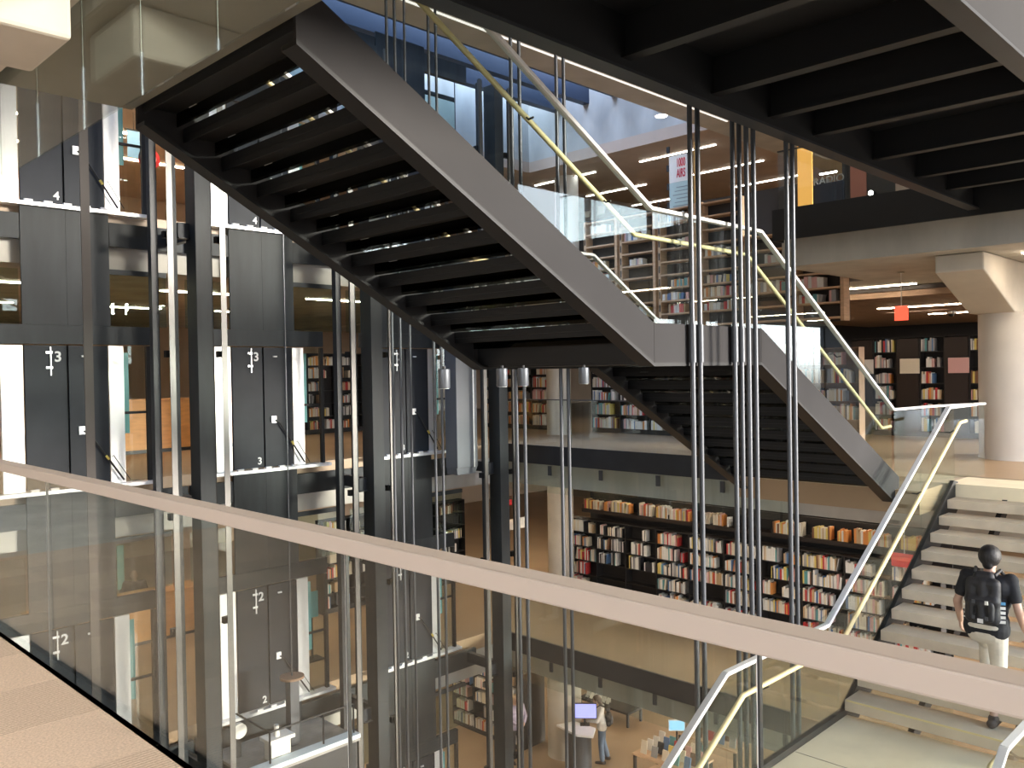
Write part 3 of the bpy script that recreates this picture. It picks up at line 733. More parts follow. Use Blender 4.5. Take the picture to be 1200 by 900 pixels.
def bookcase(name, lab, x, y, z, w, hh, ns, kinds, place, facing='X', bay=.92, depth=.28, m=None, fill=.85, group=None, toprow=True, blank=None, foot=.10):
    """front left-bottom corner at x,y; runs along -Y (facing -X) or +X (facing -Y)"""
    m = m or SHELF
    fx, al = (Vector((-1, 0, 0)), Vector((0, -1, 0))) if facing == 'X' else (Vector((0, -1, 0)), Vector((1, 0, 0)))
    o0 = Vector((x, y, z))
    t = thing(name, lab, 'bookcase', o0+al*w/2-fx*depth/2, group)
    def pc(nm, a0, a1, d0, d1, z0, z1, mm=m, par=t):
        c0 = o0+al*a0-fx*d0; c1 = o0+al*a1-fx*d1
        return box(min(c0.x, c1.x), max(c0.x, c1.x), min(c0.y, c1.y), max(c0.y, c1.y), z+z0, z+z1).build(nm, mm, par)
    n = max(1, round(w/bay)); bw = w/n
    pc('back_panel', 0, w, depth-.02, depth, 0, hh)
    pc('plinth', 0, w, .02, depth-.021, 0, foot)
    for i in range(n+1): pc('upright', max(0, i*bw-.012), min(w, i*bw+.012), 0, depth-.021, foot+.001, hh)
    sp = (hh-foot)/ns
    for i in range(n):
        for j in range(ns+1):
            zz = foot+.001+j*sp
            if j == ns: zz = hh-.022
            pc('shelf', i*bw+.0125, (i+1)*bw-.0125, .004, depth-.0215, zz, zz+.02)
            if j == ns: continue
            if blank and blank(i, j):
                continue
            k = kinds[(i*7+j*3) % len(kinds)] if isinstance(kinds, list) else kinds(i, j)
            if k is None: continue
            add_row(o0+al*(i*bw+.02)-fx*.03+Vector((0, 0, zz+.0205)), al, fx, bw-.04, sp-.025, k, place, fill)
    return t
# second floor wall of books and ranges behind it
def k2(i, j):
    if i in (1, 2): return 'grey' if 2 <= j <= 4 else None
    return None if random.random() < .08 else ('mix' if (i*3+j) % 4 else 'pale')
bookcase('wall_bookcase', 'long black wall of bookshelves on the second floor, row facing the void', 16.9, 14.75, -H, 9.2, 1.92, 5, k2, 'second floor wall', foot=.10, fill=.9)
def upper_tier(x, y, w, z, lab, place, fill, back):
    t = thing('book_tier', lab, 'bookcase', (x, y-w/2, -H))
    box(x-.06, x+.30, y-w, y, z-.09, z).build('shelf_board', mat('dark_brown_panel', (.028, .019, .016), .5), t)
    box(x+.301, x+.33, y-w, y, -H, z+.38).build('back_panel', SHELF, t)
    n = round(w/.92)
    for i in range(n+1): box(x-.02, x+.28, max(y-w, y-i*w/n-.012), min(y, y-i*w/n+.012), z+.001, z+.10).build('divider', SHELF, t)
    for i in range(n):
        if random.random() < fill: add_row(Vector((x, y-i*w/n-.02, z+.001)), Vector((0, -1, 0)), Vector((-1, 0, 0)), w/n-.04, .33, 'warm', place, .95)  # the tier's warm light is put into its orange and cream covers
upper_tier(17.26, 14.55, 9.0, -2.02, 'long top tier of books coloured as if warm-lit above the second floor wall of shelves', 'second floor top tier', .95, True)
upper_tier(18.9, 14.2, 8.7, -1.52, 'far top tier with scattered books behind the second floor wall', 'second floor far tier', .4, True)
bookcase('wall_bookcase', 'dark bookcase by the second floor lift lobby corner', 11.2, 17.6, -H, 4.6, 2.25, 6, ['mix', 'grey', 'mix'], 'second floor lobby case', 'Y', fill=.7, blank=lambda i, j: i == 3)
# third floor
bookcase('wall_bookcase', 'long black bookcase of pale books on the third floor behind the stairs', 17.25, 14.2, 0, 5.5, 2.2, 6, ['pale', 'mix', 'pale', 'pale'], 'third floor bookcase', fill=.86)
bookcase('wall_bookcase', 'dark bookcase by the third floor column', 17.25, 18.3, 0, 2.9, 2.2, 6, ['mix', 'warm', 'pale'], 'third floor case past the column', fill=.8)
bookcase('wall_bookcase', 'brown wood bookcase of pale books at the foot of the steel stair', 17.4, 8.55, 0, 1.3, 2.0, 5, ['pale', 'mix'], 'brown case', m=OAK_D, fill=.95, bay=1.3)
bookcase('wall_bookcase', 'black bookcase with blank panels behind the bright column', 20.0, 8.5, 0, 4.6, 2.25, 6, ['mix', 'pale', 'warm'], 'third floor case behind the bright column', fill=.75, bay=.51, blank=lambda i, j: i % 2 == 0)
bookcase('wall_bookcase', 'dark bookcase on the third floor near the lift lobby', 11.6, 20.2, 0, 4.6, 2.2, 6, ['mix', 'grey', 'warm', 'pale'], 'third floor lobby case', 'Y', fill=.8)
# blank panels and face-out covers on the case behind the column
for i in range(0, 9, 2):
    y = 8.5-i*(4.6/9)
    tag(box(19.975, 19.995, y-.49, y-.02, .12, 2.2).build('shelf_end_panel', mat('dark_brown_panel', (.028, .019, .016), .5)), 'dark brown blank panel between bays of the bookcase behind the bright column', 'panel', 'blank panels of the bookcase behind the column')
for i, (z, c) in enumerate(((1.42, 1), (1.42, 0), (1.42, 10), (1.42, 10))):
    y = 8.42-2*i*(4.6/9)
    b = MB().box(19.94, 19.97, y-.44, y-.02, z, z+.33, 0).box(19.945, 19.965, y-.43, y-.03, z+.3301, z+.334, 1)
    tag(b.build('display_book', [BMAT[c], PAGE]), ['white book displayed face out', 'cream book displayed face out', 'pink book displayed face out', 'pink book displayed face out'][i]+' on the bookcase behind the bright column', 'book', 'face-out books behind the column')
# ground floor
bookcase('wall_bookcase', 'black bookcase on the ground floor beside the standing visitor', 15.75, 18.2, -2*H, 2.7, 2.0, 5, ['mix', 'pale'], 'ground floor black case', depth=.92, fill=.8)
# slatted oak shelf towers facing the void between the third and fourth floors
for i in range(6):
    y1 = 13.6-i*1.1; w = 1.02
    t = thing('slatted_shelf', 'tall light oak slatted shelf tower at the fourth floor edge beyond the stair glass' if i < 4 else 'lower light oak slatted shelf beside the tall oak towers', 'shelf', (16.45, y1-w/2, 2.5), 'oak shelf towers at the fourth floor edge')
    zt_ = 5.27 if i < 4 else 4.42
    for dy in (0, w-.07): box(16.32, 16.58, y1-dy-.07, y1-dy, 2.5, zt_).build('post', OAK, t)
    for j in range(10 if i < 4 else 7):
        z = 2.55+j*.295
        box(16.30, 16.58, y1-w+.071, y1-.071, z, z+.035).build('board', OAK, t)
        for dy in (0.0,):
            box(16.314, 16.3195, y1-.052, y1-.018, z+.08, z+.24).build('slot', BLACK, t)
    box(16.583, 16.60, y1-w, y1, 2.5, zt_).build('back_panel', mat('dark_brown_panel', (.028, .019, .016), .5) if i % 3 else WALLD, t)
    for j in range(9 if i < 4 else 6):
        if random.random() < .45: add_row(Vector((16.34, y1-.09, 2.5865+j*.295)), Vector((0, -1, 0)), Vector((-1, 0, 0)), w-.18, .255, 'pale', 'oak towers', .55, (.03, .09))
# the 300 books that show largest are objects of their own, the rest one mesh of stuff
def bx_book(mb, b, ci, pi):
    p, al, fc, d, th, h, tilt, c, pl = b
    back = -fc; z = Vector((0, 0, 1)); zz = (z*math.cos(tilt)+al*math.sin(tilt)); a2_ = (al*math.cos(tilt)-z*math.sin(tilt))
    lift = max(0, th*math.sin(tilt)) if tilt > 0 else 0
    o = p+z*lift
    def hx(d0, d1, t0, t1, h0, h1, mi):
        q = [o+back*dd+a2_*tt+zz*hh for hh in (h0, h1) for dd, tt in ((d0, t0), (d1, t0), (d1, t1), (d0, t1))]
        mb.hexa(q, mi)
    w = min(.003, th*.12)
    hx(0, w, 0, th, 0, h, ci)
    hx(w, d, 0, w, 0, h, ci); hx(w, d, th-w, th, 0, h, ci)
    hx(w, d-.006, w, th-w, .004, h-.006, pi)
camp = Vector((0, 0, EYE))
def vis_score(b):
    p = b[0]; d = (p-camp).length
    area = b[4]*b[5]/d**2*(1.0 if b[2].x < -.5 else .6)
    # hidden by the black stair, lift cores or the frame?
    rr = (p-camp); u = 600+F_PX*rr.dot(RT)/rr.dot(FW); v = 450-F_PX*rr.dot(UP)/rr.dot(FW)
    if not (0 < u < 1190 and 0 < v < 890): area *= .01
    if b[8] == 'third floor bookcase' and v < 432: area *= .01
    if b[8] == 'range behind the second floor wall': area *= .3
    return -area
for b in BOOKS[:]:
    if b[8] == 'oak towers' and random.random() < .0: BOOKS.remove(b)
BOOKS.sort(key=vis_score)
PL = {'second floor top tier': 'the second floor top tier coloured as if warm-lit', 'second floor far tier': 'the far top tier of the second floor', 'oak towers': 'the oak shelf towers', 'second floor wall': 'the long second floor wall of shelves', 'third floor bookcase': 'the long third floor bookcase', 'brown case': 'the brown bookcase by the steel stair',
      'third floor case behind the bright column': 'the bookcase behind the bright column', 'third floor lobby case': 'the third floor lobby bookcase', 'second floor lobby case': 'the second floor lobby bookcase',
      'third floor case past the column': 'the third floor bookcase past the column', 'range behind the second floor wall': 'the range behind the second floor wall of books',
      'ground floor case': 'the low ground floor bookcase', 'ground floor black case': 'the black ground floor bookcase'}
for b in BOOKS[:300]:
    mb = MB(); bx_book(mb, b, 0, 1)
    o = mb.build('book', [BMAT[b[7]], PAGE])
    tag(o, f'{BC[b[7]][0]} book standing upright on {PL[b[8]]}', 'book', f'books on {PL[b[8]]}')
mb = MB()
for b in BOOKS[300:]: bx_book(mb, b, b[7], 12)
o = mb.build('shelved_books', BMAT+[PAGE]); o['kind'] = 'stuff'; tag(o, 'hundreds of further books filling the shelves on all floors', 'books'); o['kind'] = 'stuff'

# ------------------------------------------------------------------ third floor ceiling slats, exit sign, camera dome
cg = struct(box(18.6, 33.9, -6.9, 13.0, 3.19, 3.27).build('ceiling', mat('dark_brown_panel', (.028, .019, .016), .5)), 'dark board above the brown ceiling slats')
for i in range(40):
    x = 18.65+i*.34
    box(x, x+.20, -2, 13.0, 3.06, 3.189).build('slat', OAK_D, cg)
p = P(1056, 367, X=15.9)
t = thing('exit_sign', 'red illuminated sign hanging on a thin rod from the third floor ceiling', 'sign', (15.9, p.y, p.z-.13))
box(15.89, 15.93, p.y-.115, p.y+.115, p.z-.13, p.z+.13).build('sign_box', RED, t, False, .004)
MB().tube([(15.91, p.y, p.z+.131), (15.91, p.y, 3.285)], .009, 8).build('rod', WHITE, t)
MB().lathe((15.91, p.y), [(.06, 3.268), (.06, 3.286)], 16).build('ceiling_rose', CONC, t)
p = P(1115, 366, Z=3.02)
t = thing('camera_dome', 'white security camera dome under the brown slat ceiling', 'camera', (p.x, p.y, 2.9))
MB().lathe(p, [(.11, 2.98), (.12, 2.99), (.12, 3.055)], 20).build('housing', WHITE, t, True)
MB().lathe(p, [(.02, 2.90), (.06, 2.92), (.08, 2.979)], 20).build('dome', BLACK, t, True)
a, b = P(1036, 361, Z=3.2), P(1120, 358, Z=3.2)
t = thing('pendant_light', 'slim linear pendant light before the brown slat ceiling', 'ceiling light', (a.x, (a.y+b.y)/2, 3.1))
box(a.x-.06, a.x+.06, min(a.y, b.y), max(a.y, b.y), 3.13, 3.19).build('housing', RODM, t)
box(a.x-.04, a.x+.04, min(a.y, b.y)+.02, max(a.y, b.y)-.02, 3.118, 3.129).build('diffuser', LED_W, t)
for y in (a.y-.25, b.y+.25): MB().tube([(a.x, y, 3.191), (a.x, y, 3.285)], .006, 6).build('cable', RODM, t)

p = P(1060, 657, X=16.7)
t = thing('hanging_sign', 'bright red sign in front of the second floor wall of books by the concrete stair', 'sign', (16.7, p.y, p.z-.13))
box(16.69, 16.71, p.y-.24, p.y+.24, p.z-.13, p.z+.13).build('sign_board', mat('sign_red_lit', (.80, .04, .05), .5), t)
MB().tube([(16.7, p.y, p.z+.131), (16.7, p.y, -.862)], .006, 6).build('rod', WHITE, t)
for (u0, v0, u1, v1, y), lab, nm in (((592, 432, 604, 441, 20.15), 'small cream sign on the dark third floor lobby bookcase', 'cream'), ((597, 609, 615, 618, 17.55), 'cream sign plate on the dark second floor lobby bookcase', 'cream'), ((590, 587, 600, 592, 17.55), 'red sign plate at the top of the second floor lobby bookcase', 'red')):
    x0, x1, z0, z1 = [f_ for f_ in (min(P(u0, v0, Y=y).x, P(u1, v1, Y=y).x), max(P(u0, v0, Y=y).x, P(u1, v1, Y=y).x), min(P(u0, v0, Y=y).z, P(u1, v1, Y=y).z), max(P(u0, v0, Y=y).z, P(u1, v1, Y=y).z))]
    t = thing('sign_plate', lab, 'sign', ((x0+x1)/2, y, z0))
    box(x0, x1, y, y+.015, z0, z1).build('plate', PAPER if nm == 'cream' else MATS['sign_red_lit'], t); box(x0+.03, x1-.03, y+.0155, y+.05, z0+.02, z1-.02).build('bracket', BLACK, t)
# ------------------------------------------------------------------ fourth floor: exhibition panels, desk wall, poster
wl = tag(box(15.2, 15.3, 1.5, 6.6, H, 6.9).build('exhibition_wall', mat('exhibit_charcoal', (.045, .045, .05), .5)), 'tall charcoal exhibition partition on the fourth floor', 'partition')
def onx(u0, v0, u1, v1, x):
    a, b = P(u0, v0, X=x), P(u1, v1, X=x)
    return min(a.y, b.y), max(a.y, b.y), min(a.z, b.z), max(a.z, b.z)
xw = 15.19
for (u0, v0, u1, v1), m, lab in (((935, 165, 953, 254), mat('amber_panel', (.85, .45, .10), .4, emit=((1, .5, .12), .55)), 'glowing amber exhibition panel on the charcoal partition'),
                              ((997, 190, 1016, 244), mat('salmon_panel', (.55, .22, .17), .5), 'salmon pink exhibition panel on the charcoal partition'),
                              ((1050, 205, 1068, 237), mat('sand_panel', (.60, .46, .38), .5), 'pale sand exhibition panel on the charcoal partition'),
                              ((956, 217, 990, 255), NAVY, 'dark blue exhibition panel below the radio lettering')):
    y0, y1, z0, z1 = onx(u0, v0, u1, v1, xw)
    t = thing('exhibition_panel', lab, 'panel', (xw, (y0+y1)/2, max(z0, H)))
    box(xw-.03, xw, y0, y1, max(z0, H+.02), z1+(0 if m is NAVY else .3)).build('face', m, t); box(xw+.001, xw+.008, y0+.03, y1-.03, max(z0, H+.05), z1-.02).build('backing', BLACK, t)
a = P(971, 211, X=xw)
text_obj('lettering', 'RADIO', .19, mat('grey_lettering', (.5, .5, .48), .6), None, (xw-.006, a.y, a.z), (PI/2, 0, -PI/2), .008)
tag(bpy.context.scene.objects['lettering'], 'grey lettering reading RADIO on the charcoal partition', 'lettering')
y0, y1, z0, z1 = onx(961, 199, 981, 202, xw)
tag(box(xw-.02, xw-.003, y0, y1, z0, z0+.03).build('light_bar', LED_W), 'short white light bar above the radio lettering', 'light')
p = P(1020, 226, X=15.0)
t = thing('spotlight', 'small lit spotlight beside the salmon panel', 'lamp', (15.15, p.y, p.z))
MB().tube([(15.02, p.y, p.z), (15.12, p.y, p.z)], .05, 14).build('body', BLACK, t); MB().tube([(15.012, p.y, p.z), (15.0195, p.y, p.z)], .042, 14).build('lens', LED_W, t)
MB().tube([(15.1205, p.y, p.z), (15.199, p.y, p.z)], .015, 8).build('arm', BLACK, t)
tag(box(21.0, 21.12, 9.5, 20.5, H, 6.35).build('display_wall', WALLD), 'long black display partition behind the fourth floor desk', 'partition')
for u, v, lab in ((688, 251, 'small white notice on the black partition beside the pale column'), (704, 246, 'larger white notice on the black partition'), (752, 254, 'white icon plate on the black partition near the standing person')):
    a = P(u, v, X=20.98); w, h = (.11, .10) if u == 688 else ((.14, .13) if u == 704 else (.07, .07))
    tag(MB().box(20.985, 21.0, a.y-w, a.y+w, a.z-h, a.z+h).box(20.98, 20.9845, a.y-w*.8, a.y+w*.8, a.z+h*.3, a.z+h*.4).build('notice', PAPER), lab, 'notice')
# poster 1000 AIRS
xp = 17.6
y0, y1, z0, z1 = onx(784, 184, 812, 262, xp)
t = thing('poster_board', 'tall white and pale green poster board with red lettering 1000 AIRS', 'poster', (xp, (y0+y1)/2, H))
zm = P(800, 212, X=xp).z
box(xp, xp+.04, y0, y1, zm, z1).build('upper_sheet', mat('ivory_sheet', (.80, .75, .66), .6), t)
box(xp, xp+.04, y0, y1, H+.02, zm-.003).build('lower_sheet', mat('pale_green_sheet', (.45, .58, .54), .4), t)
lt = text_obj('lettering', '1000\nAIRS', .30, mat('red_ink', (.62, .03, .05), .5), t, (xp-.005, P(798, 198, X=xp).y, (zm+z1)/2), (PI/2, 0, -PI/2), .02); lt.scale = (.42, .95, 1)
for k in range(9):
    box(xp-.004, xp-.0005, y0+.08, y1-.1+.05*(k % 3)-.1, zm-.14-k*.09, zm-.12-k*.09).build('text_line', mat('grey_ink', (.25, .30, .29), .6), t)
for k in range(4): box(xp+.005, xp+.05, y1+.001, y1+.08, zm-.6+k*.45, zm-.45+k*.45).build('side_bracket', BLACK, t)
tag(box(xp-.02, xp+.08, y0-.16, y0-.06, H, 7.0).build('timber_post', mat('amber_wood', (.65, .36, .10), .5, 0, .15, 4, 0, 30, (1, 1, 6))), 'amber timber post beside the 1000 AIRS poster', 'post')
# fourth floor lobby bits behind the first shaft
Yb = 19.0
def ony(u0, v0, u1, v1, y):
    a, b = P(u0, v0, Y=y), P(u1, v1, Y=y)
    return min(a.x, b.x), max(a.x, b.x), min(a.z, b.z), max(a.z, b.z)
x0, x1, z0, z1 = ony(149, 152, 165, 186, Yb)
t = thing('hanging_banner', 'pale blue banner hanging in the fourth floor lift lobby', 'banner', ((x0+x1)/2, Yb, z0))
box(x0, x1, Yb, Yb+.02, z0, z1).build('cloth', BLUEP, t); box(x0-.05, x1+.05, Yb-.01, Yb+.03, z1+.001, z1+.03).build('bar', BLACK, t)
MB().tube([((x0+x1)/2, Yb+.01, z1+.031), ((x0+x1)/2, Yb+.01, rz)], .006, 6).build('cord', BLACK, t)
p = P(175, 186, Y=Yb)
t = thing('round_sign', 'round red sign with a pale ring in the fourth floor lift lobby', 'sign', (p.x, Yb, p.z-.2))
MB().tube([(p.x, Yb, p.z), (p.x, Yb+.03, p.z)], .24, 28).build('disc', mat('sign_red', (.55, .03, .03), .5), t)
MB().tube([(p.x+.13*math.cos(k*PI/12), Yb-.008, p.z+.13*math.sin(k*PI/12)) for k in range(25)], .02, 6, 0, False).build('ring', PAPER, t)
MB().tube([(p.x, Yb+.015, p.z+.24), (p.x, Yb+.015, rz)], .008, 6).build('cord', BLACK, t)
# counters and fittings in the lobbies
def counter(x0, x1, y, z, h, lab, m=ORANGEW):
    t = thing('service_counter', lab, 'counter', ((x0+x1)/2, y, z))
    n = max(1, round((x1-x0)/1.1)); w = (x1-x0)/n
    for i in range(n): box(x0+i*w+.004, x0+(i+1)*w-.004, y, y+.03, z+.08, z+h-.04).build('front_panel', m, t)
    box(x0, x1, y+.031, y+.65, z+.08, z+h-.041).build('body', WALLD, t); box(x0-.03, x1+.03, y-.03, y+.68, z+h-.04, z+h).build('top', m, t)
    box(x0+.03, x1-.03, y+.05, y+.6, z, z+.079).build('plinth', BLACK, t)
    return t
counter(5.6, 10.6, 18.3, 0, 1.15, 'orange wood service counter in the third floor lift lobby')
counter(5.2, 9.0, 18.6, -H, 1.05, 'orange wood counter in the second floor lift lobby')
counter(5.5, 9.5, 18.2, -2*H, 1.1, 'orange wood counter in the ground floor lift lobby')
# rolling book trolley
p = P(370, 505, Z=0)
t = thing('book_trolley', 'small pale wooden book trolley on castors in the third floor lobby', 'trolley', (p.x, p.y, 0))
for dx in (-.3, .28): box(p.x+dx, p.x+dx+.03, p.y-.2, p.y+.2, .12, 1.3).build('side', OAK, t)
for k in range(4): box(p.x-.269, p.x+.279, p.y-.19, p.y+.19, .14+k*.36, .165+k*.36).build('shelf', OAK, t)
for dx in (-.27, .27):
    for dy in (-.15, .15): MB().tube([(p.x+dx-.015, p.y+dy, .055), (p.x+dx+.015, p.y+dy, .055)], .055, 14).build('castor', BLACK, t)
for dx in (-.27, .27):
    for dy in (-.15, .15): box(p.x+dx-.01, p.x+dx+.01, p.y+dy-.01, p.y+dy+.01, .1, .1195).build('castor_stem', BLACK, t)
# lit display screens in the second floor lobby
for (u0, v0, u1, v1, y), lab in (((137, 640, 146, 690, 21.5), 'upright pale teal screen in the second floor lobby'), ((359, 695, 373, 722, 15.0), 'pale teal information board in the second floor lobby')):
    x0, x1, z0, z1 = ony(u0, v0, u1, v1, y)
    t = thing('information_board', lab, 'board', ((x0+x1)/2, y, -H))
    box(x0, x1, y, y+.03, z0, z1).build('panel', TEAL, t); box((x0+x1)/2-.02, (x0+x1)/2+.02, y+.031, y+.06, -H+.02, z1-.1).build('post', BLACK, t); box((x0+x1)/2-.2, (x0+x1)/2+.2, y-.12, y+.2, -H, -H+.02).build('foot', BLACK, t)

# ------------------------------------------------------------------ ground floor
G = -2*H
q = [P(u, v, Z=G+1.08) for u, v in ((652, 849), (673, 845), (698, 853), (695, 863), (676, 861))]
t = thing('work_counter', 'white standing work counter fixed to the ground floor column', 'counter', (q[0].x, q[0].y, G))
MB().prism([(a.x, a.y) for a in q], 'Z', G+1.03, G+1.08).build('top', WHITE, t, False, .004)
c = sum((Vector(a) for a in q), Vector())/5
MB().lathe(c, [(.30, G), (.30, G+1.029)], 28).build('base', RODM, t, True)
p = P(681, 832, Z=G+1.45); p = Vector((q[2].x*.5+q[1].x*.5, q[2].y*.5+q[1].y*.5, G+1.08))
t = thing('computer_monitor', 'computer monitor with a violet-blue screen on the work counter', 'monitor', p)
dr = Vector((-.75, -.66, 0)).normalized(); sd = Vector((dr.y, -dr.x, 0))
def quadbox(c, hw, z0, z1, d0, d1): return [c+sd*s_*hw+dr*d+Vector((0, 0, z)) for z in (z0, z1) for s_, d in ((-1, d0), (1, d0), (1, d1), (-1, d1))]
MB().hexa(quadbox(p, .30, .16, .54, 0, .03)).build('housing', BLACK, t)
MB().hexa(quadbox(p, .285, .175, .525, .0301, .034)).build('screen', mat('violet_screen', (.2, .2, .6), .3, emit=((.28, .30, .85), 1.4)), t)
MB().hexa(quadbox(p, .03, .012, .159, -.01, .02)).build('stand', BLACK, t); MB().hexa(quadbox(p, .12, .0005, .012, -.1, .1)).build('foot', BLACK, t)
p = P(715, 822, Z=G+.42)
t = thing('leaflet_table', 'low black display table with pale leaflets behind the work counter', 'table', (p.x, p.y, G))
box(p.x-.35, p.x+.35, p.y-.9, p.y+.9, G+.36, G+.42).build('top', SHELF, t)
for dx in (-.3, .3):
    for dy in (-.85, .85): box(p.x+dx-.03, p.x+dx+.03, p.y+dy-.03, p.y+dy+.03, G, G+.3595).build('leg', SHELF, t)
for k in range(6):
    yy = p.y-.1+k*.15
    tag(MB().prism([(p.x-.2, G+.421), (p.x-.19, G+.421), (p.x-.05, G+.62), (p.x-.06, G+.62)], 'Y', yy, yy+.11).prism([(p.x-.06, G+.421), (p.x-.05, G+.421), (p.x-.045, G+.615), (p.x-.05, G+.615)], 'Y', yy+.03, yy+.08).build('leaflet_holder', PAPER), 'pale leaflet holder standing on the low black display table', 'leaflet holder', 'leaflet holders on the low black table')
# browsing tables with books and a tablet stand
def browse_table(u, v, zt_, lab, nb):
    p = P(u, v, Z=G+zt_)
    t = thing('browsing_table', lab, 'table', (p.x, p.y, G))
    box(p.x-.5, p.x+.5, p.y-.8, p.y+.8, G+zt_-.04, G+zt_).build('top', OAK, t, False, .005)
    for dx in (-.45, .45):
        for dy in (-.75, .75): box(p.x+dx-.03, p.x+dx+.03, p.y+dy-.03, p.y+dy+.03, G, G+zt_-.041).build('leg', BLACK, t)
    box(p.x-.47, p.x+.47, p.y-.77, p.y+.77, G+.25, G+.28).build('lower_shelf', OAK, t)
    for i in range(nb):
        cx, cy = p.x-.36+.24*(i % 4), p.y-.62+.30*(i//4); h = random.uniform(.22, .3); k = random.randrange(12)
        b = MB(); lean = .06
        b.hexa([(cx-.0, cy-.08, G+zt_+.001), (cx+.03, cy-.08, G+zt_+.001), (cx+.03, cy+.08, G+zt_+.001), (cx, cy+.08, G+zt_+.001),
                (cx+lean, cy-.08, G+zt_+h), (cx+lean+.03, cy-.08, G+zt_+h), (cx+lean+.03, cy+.08, G+zt_+h), (cx+lean, cy+.08, G+zt_+h)], 0)
        b.hexa([(cx+.005, cy-.076, G+zt_+.004), (cx+.026, cy-.076, G+zt_+.004), (cx+.026, cy+.083, G+zt_+.004), (cx+.005, cy+.083, G+zt_+.004),
                (cx+lean+.005, cy-.076, G+zt_+h-.004), (cx+lean+.026, cy-.076, G+zt_+h-.004), (cx+lean+.026, cy+.083, G+zt_+h-.004), (cx+lean+.005, cy+.083, G+zt_+h-.004)], 1)
        tag(b.build('display_book', [BMAT[k], PAGE]), f'{BC[k][0]} book propped up on the {lab.split(" on the")[0]}', 'book', 'books propped on the browsing tables')
    return p
browse_table(788, 886, .85, 'oak browsing table of propped books on the ground floor near the work counter', 20)
browse_table(840, 862, 1.0, 'higher oak browsing table on the ground floor past the concrete stair rail', 16)
p = P(793, 850, Z=G+1.28); p.z = G
t = thing('tablet_stand', 'tablet with a pale blue screen on a stand by the browsing tables', 'tablet', p)
MB().tube([p, p+Vector((0, 0, 1.15))], .02, 8).build('pole', BLACK, t); MB().lathe(p, [(.16, G), (.16, G+.02)], 20).build('foot', BLACK, t)
MB().hexa(quadbox(p, .20, 1.15, 1.42, .0, .02)).build('body', WHITE, t); MB().hexa(quadbox(p, .18, 1.17, 1.40, .0201, .023)).build('screen', mat('blue_screen', (.2, .45, .7), .3, emit=((.3, .6, .95), 1.0)), t)

# ------------------------------------------------------------------ people
def capsule(mb, p, q, ra, rb, n=14):
    p, q = Vector(p), Vector(q); d = q-p; L = d.length
    if L < 1e-5: d = Vector((0, 0, 1)); 
    d = d.normalized(); pts = []; rs = []
    for k in range(1, 5):
        a = PI/2*k/4; pts.append(p-d*ra*math.cos(a)); rs.append(ra*math.sin(a))
    for k in range(4, 0, -1):
        a = PI/2*k/4; pts.append(q+d*rb*math.cos(a)); rs.append(rb*math.sin(a))
    if L < 1e-5: pts[4] = pts[4]+d*1e-4
    mb.tube(pts, rs, n)
def ellipsoid(mb, c, r, n=18, m=12):
    vs = []; fs = []
    for i in range(1, m):
        a = PI*i/m
        for k in range(n): vs.append((c[0]+r[0]*math.sin(a)*math.cos(2*PI*k/n), c[1]+r[1]*math.sin(a)*math.sin(2*PI*k/n), c[2]-r[2]*math.cos(a)))
    for i in range(m-2):
        for k in range(n): fs.append((i*n+k, i*n+(k+1) % n, (i+1)*n+(k+1) % n, (i+1)*n+k))
    fs += [tuple(range(n))[::-1], tuple(range((m-2)*n, (m-1)*n))]
    mb.add(vs, fs)
def blob(name, prims, voxel, m, parent, it=4, clip=None):
    """overlapping tapered capsules and ellipsoids fused into one continuous surface"""
    mb = MB()
    for p in prims:
        if p[0] == 'E': ellipsoid(mb, p[1], p[2])
        else: capsule(mb, *p)
    me = bpy.data.meshes.new('tmp'); me.from_pydata(mb.v, [], mb.f); me.update()
    bm = bmesh.new(); bm.from_mesh(me); bmesh.ops.recalc_face_normals(bm, faces=bm.faces); bm.to_mesh(me); bm.free()
    o = bpy.data.objects.new('tmp', me); COL.objects.link(o)
    r = o.modifiers.new('r', 'REMESH'); r.mode = 'VOXEL'; r.voxel_size = voxel
    if it:
        s = o.modifiers.new('s', 'SMOOTH'); s.iterations = it; s.factor = .5
    dg = bpy.context.evaluated_depsgraph_get(); dg.update()
    nm = bpy.data.meshes.new_from_object(o.evaluated_get(dg)); bpy.data.objects.remove(o); bpy.data.meshes.remove(me)
    nm.name = name; nm.materials.clear(); nm.materials.append(m); nm.polygons.foreach_set('use_smooth', [True]*len(nm.polygons))
    ob = bpy.data.objects.new(name, nm); COL.objects.link(ob); ob.parent = parent
    return ob
SKIN = mat('skin', (.55, .34, .25), .55)
def hand(pr, wrist, fwd, palm, side, curl=.9, s=1.0):
    """palm block and five fingers; fwd = along the hand, palm = palm normal, side = towards the thumb"""
    w, f, pn, sd_ = Vector(wrist), Vector(fwd).normalized(), Vector(palm).normalized(), Vector(side).normalized()
    for k in (-1, -.33, .33, 1):
        pr.append((w+sd_*.018*k*s, w+f*.085*s+sd_*.028*k*s, .014*s, .012*s))
    for k, ln in ((-1, .060), (-.33, .074), (.33, .08), (1, .070)):
        b = w+f*.088*s+sd_*.028*k*s; a = 0; ln *= s
        for seg, r0, r1 in ((.45, .0095, .009), (.32, .009, .0082), (.26, .0082, .007)):
            a += curl*(.45 if seg == .45 else .6)
            d = f*math.cos(a)+pn*math.sin(a); e = b+d*ln*seg*1.15
            pr.append((b, e, r0*s, r1*s)); b = e
    b = w+f*.025*s+sd_*.028*s; d1 = (f*.6+sd_*.7+pn*.3).normalized(); e = b+d1*.042*s; pr.append((b, e, .0125*s, .011*s))
    d2 = (f*.85+sd_*.15+pn*.55).normalized(); pr.append((e, e+d2*.032*s, .0105*s, .0085*s))
